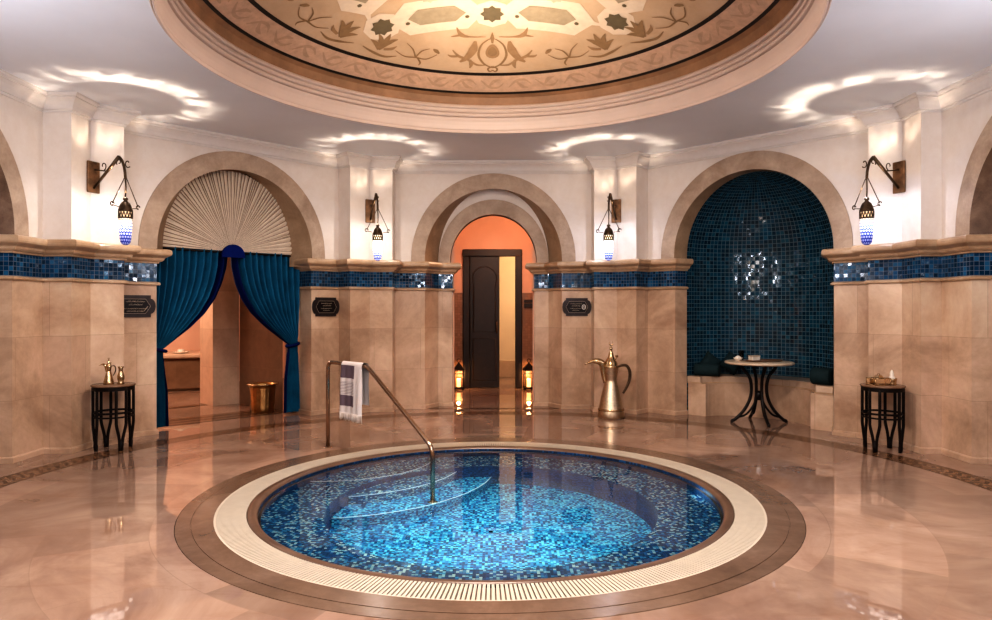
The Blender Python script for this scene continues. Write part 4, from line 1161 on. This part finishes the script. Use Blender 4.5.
# ------------------------------------------------------------------ wall signs
def sign(az, t, kind, label):
    loc, rz = local(az, A-.003, t, 1.545)
    o = empty('wall_sign', label, 'sign', loc, rz)
    if kind == 'arrow': out = [(-.20, -.13), (.155, -.13)]+[(.155+.055*sin(PI*k/8), -.09*cos(PI*k/8)) for k in range(9)]+[(.155, .13), (-.20, .13)]
    else: out = [(-.165, -.135), (.165, -.135)]+[(.165+.055*sin(PI*k/8), -.105*cos(PI*k/8)) for k in range(9)]+[(.165, .135), (-.165, .135)]+[(-.165-.055*sin(PI*k/8), .105*cos(PI*k/8)) for k in range(9)]
    def plate(out, y0, y1, mat_, nm_):
        n = len(out); mb = MB(); cx = sum(p[0] for p in out)/n; cz = 0
        vs = [(x, y0, z) for x, z in out]+[(x, y1, z) for x, z in out]+[(cx, y0, cz)]
        mb.add(vs, [(i, (i+1) % n, 2*n) for i in range(n)]+[(i, (i+1) % n, n+(i+1) % n, n+i) for i in range(n)]); return mb.build(nm_, mat_, o)
    plate(out, -.018, 0, M['sign_rim'], 'plate')
    if kind == 'arrow': inn = [(-.175, -.085), (.095, -.085), (.15, 0), (.095, .085), (-.175, .085)]
    else: inn = [(-.12, -.085), (.12, -.085), (.165, 0), (.12, .085), (-.12, .085), (-.165, 0)]
    plate(inn, -.022, -.018, M['sign'], 'field')
    mb = MB(); rnd = random.Random(int(az*7+t*100))
    mb.tube([(x, -.023, z) for x, z in inn], .0022, 5, closed=True)
    mb.build('gilt_border', M['gilt'], o)
    mb = MB()
    lines = ((.055, .10, .018), (.018, .07, .016), (-.028, .13, .014), (-.058, .09, .012)) if kind == 'arrow' else ((.05, .085, .011), (.018, .06, .016), (-.022, .085, .012), (-.05, .05, .010))
    for li, (zz, hw, hh) in enumerate(lines):
        mb = MB()
        x = -hw-(.02 if kind != 'octagon' else .02 if kind == 'ringed' else 0)
        end = x+2*hw
        while x < end:
            w_ = rnd.uniform(.008, .018)
            if li < 2:   # flowing script
                mb.tube([(x, -.024, zz), (x+w_*.4, -.024, zz-hh*.35), (x+w_, -.024, zz+hh*rnd.uniform(-.1, .6))], .0022, 5)
                if rnd.random() < .4: mb.tube([(x+w_*.5, -.024, zz+hh*.7), (x+w_*.5+.003, -.024, zz+hh*.75)], .0022, 5)
                x += w_*.95
            else:
                mb.tube([(x, -.024, zz-hh*.5), (x, -.024, zz+hh*rnd.choice((.2, .5))), (x+w_*.5, -.024, zz+hh*.2), (x+w_*.5, -.024, zz-hh*.5)], .0016, 5); x += w_*.95
        mb.build('text_line', M['gilt'], o)
    mb = MB()
    if kind == 'ringed':
        mb.tube([(.105+.026*cos(q*2*PI/20), -.024, .034*sin(q*2*PI/20)) for q in range(20)], .006, 6, closed=True)
        mb.tube([(.105, -.024, -.016), (.108, -.024, .0), (.102, -.024, .018)], .006, 6); mb.build('ring_symbol', plain('sign_white', (.8, .78, .74), .4), o)
    elif kind == 'arrow':
        mb.tube([(.075, -.024, -.06), (.12, -.024, 0)], .004, 6); mb.build('arrow_mark', M['gilt'], o)
    return o
sign(315, -1.265, 'arrow', 'dark plaque with gilt script and rounded arrow end left of the curtains')
sign(315, 1.265, 'octagon', 'dark lobed plaque with gilt script on the pier right of the curtains')
sign(0, 1.265, 'ringed', 'dark lobed plaque with script and a white ring symbol right of the doorway')

# ------------------------------------------------------------------ lights
def area(name, loc, size, energy, col, rot=(0, 0, 0), shape='DISK'):
    l = bpy.data.lights.new(name, 'AREA'); l.shape = shape; l.size = size; l.energy = energy; l.color = col
    o = bpy.data.objects.new(name, l); C.objects.link(o); o.location = loc; o.rotation_euler = rot; return o
def point(name, loc, energy, col, rad=.1):
    l = bpy.data.lights.new(name, 'POINT'); l.energy = energy; l.color = col; l.shadow_soft_size = rad
    o = bpy.data.objects.new(name, l); C.objects.link(o); o.location = loc; return o
def spot(name, loc, tgt, energy, col, ang, blend=.6, rad=.08):
    l = bpy.data.lights.new(name, 'SPOT'); l.energy = energy; l.color = col; l.shadow_soft_size = rad; l.spot_size = D(ang); l.spot_blend = blend
    o = bpy.data.objects.new(name, l); C.objects.link(o); o.location = loc
    o.rotation_euler = (Vector(tgt)-Vector(loc)).to_track_quat('-Z', 'Y').to_euler(); return o
area('dome_downlight', (0, -.75, 3.98), 1.2, 205, (1, .84, .74))
spot('dome_uplight', (0, .7, 3.55), (0, 1.2, 4.7), 120, (1, .84, .66), 170, 1, .15)
area('front_fill', (0, -3.3, 3.5), 1.6, 80, (1, .90, .85), (D(58), 0, 0))  # unseen fill added inside the room to brighten the far walls
area('pool_light', (-.1, -.1, -.06), 2.2, 23, (.52, .94, .95))
area('pool_riser_fill', (1.72, .2, -.17), .2, .7, (.6, .88, 1), (0, D(-90), 0), 'SQUARE')  # small underwater fill added to brighten the step risers
point('hall_lamp', W(315, A+3.0, .0, 2.6), 130, (1, .85, .72), .2)
point('hall_lamp', W(315, A+3.6, -2.2, 2.4), 85, (1, .84, .70), .2)
point('lobby_lamp', (.35, 5.42, 3.2), 62, (1, .64, .42), .15)
point('inner_room_lamp', (1.15, YB+.8, 2.6), 50, (1, .78, .52), .2)
for az in (112.5, 157.5, 202.5, 247.5):
    a = D(az); point('rear_lantern_lamp', (4.1*sin(a), 4.1*cos(a), 2.5), 65, (.80, .87, 1), .1)
area('entrance_fill', (0, -5.9, 3.3), 1.6, 40, (1, .8, .62), (D(35), 0, 0))  # unseen fill added behind the camera for walls and ceiling

wd = bpy.data.worlds.new('room_world'); S.world = wd; wd.use_nodes = True
wd.node_tree.nodes['Background'].inputs[0].default_value = (.62, .66, .80, 1); wd.node_tree.nodes['Background'].inputs[1].default_value = .0

# ------------------------------------------------------------------ camera
cam = bpy.data.cameras.new('camera'); cam.sensor_width = 36; cam.lens = 680/992*36; cam.clip_start = .02
co_ = bpy.data.objects.new('camera', cam); C.objects.link(co_); co_.location = (.04, -5.62, 1.5); co_.rotation_euler = (PI/2, 0, 0)
S.camera = co_
S.view_settings.view_transform = 'Standard'; S.view_settings.look = 'High Contrast'
S.view_settings.exposure = -.2
try:
    S.cycles.use_denoising = True; S.cycles.max_bounces = 10; S.cycles.sample_clamp_indirect = 6
except Exception: pass
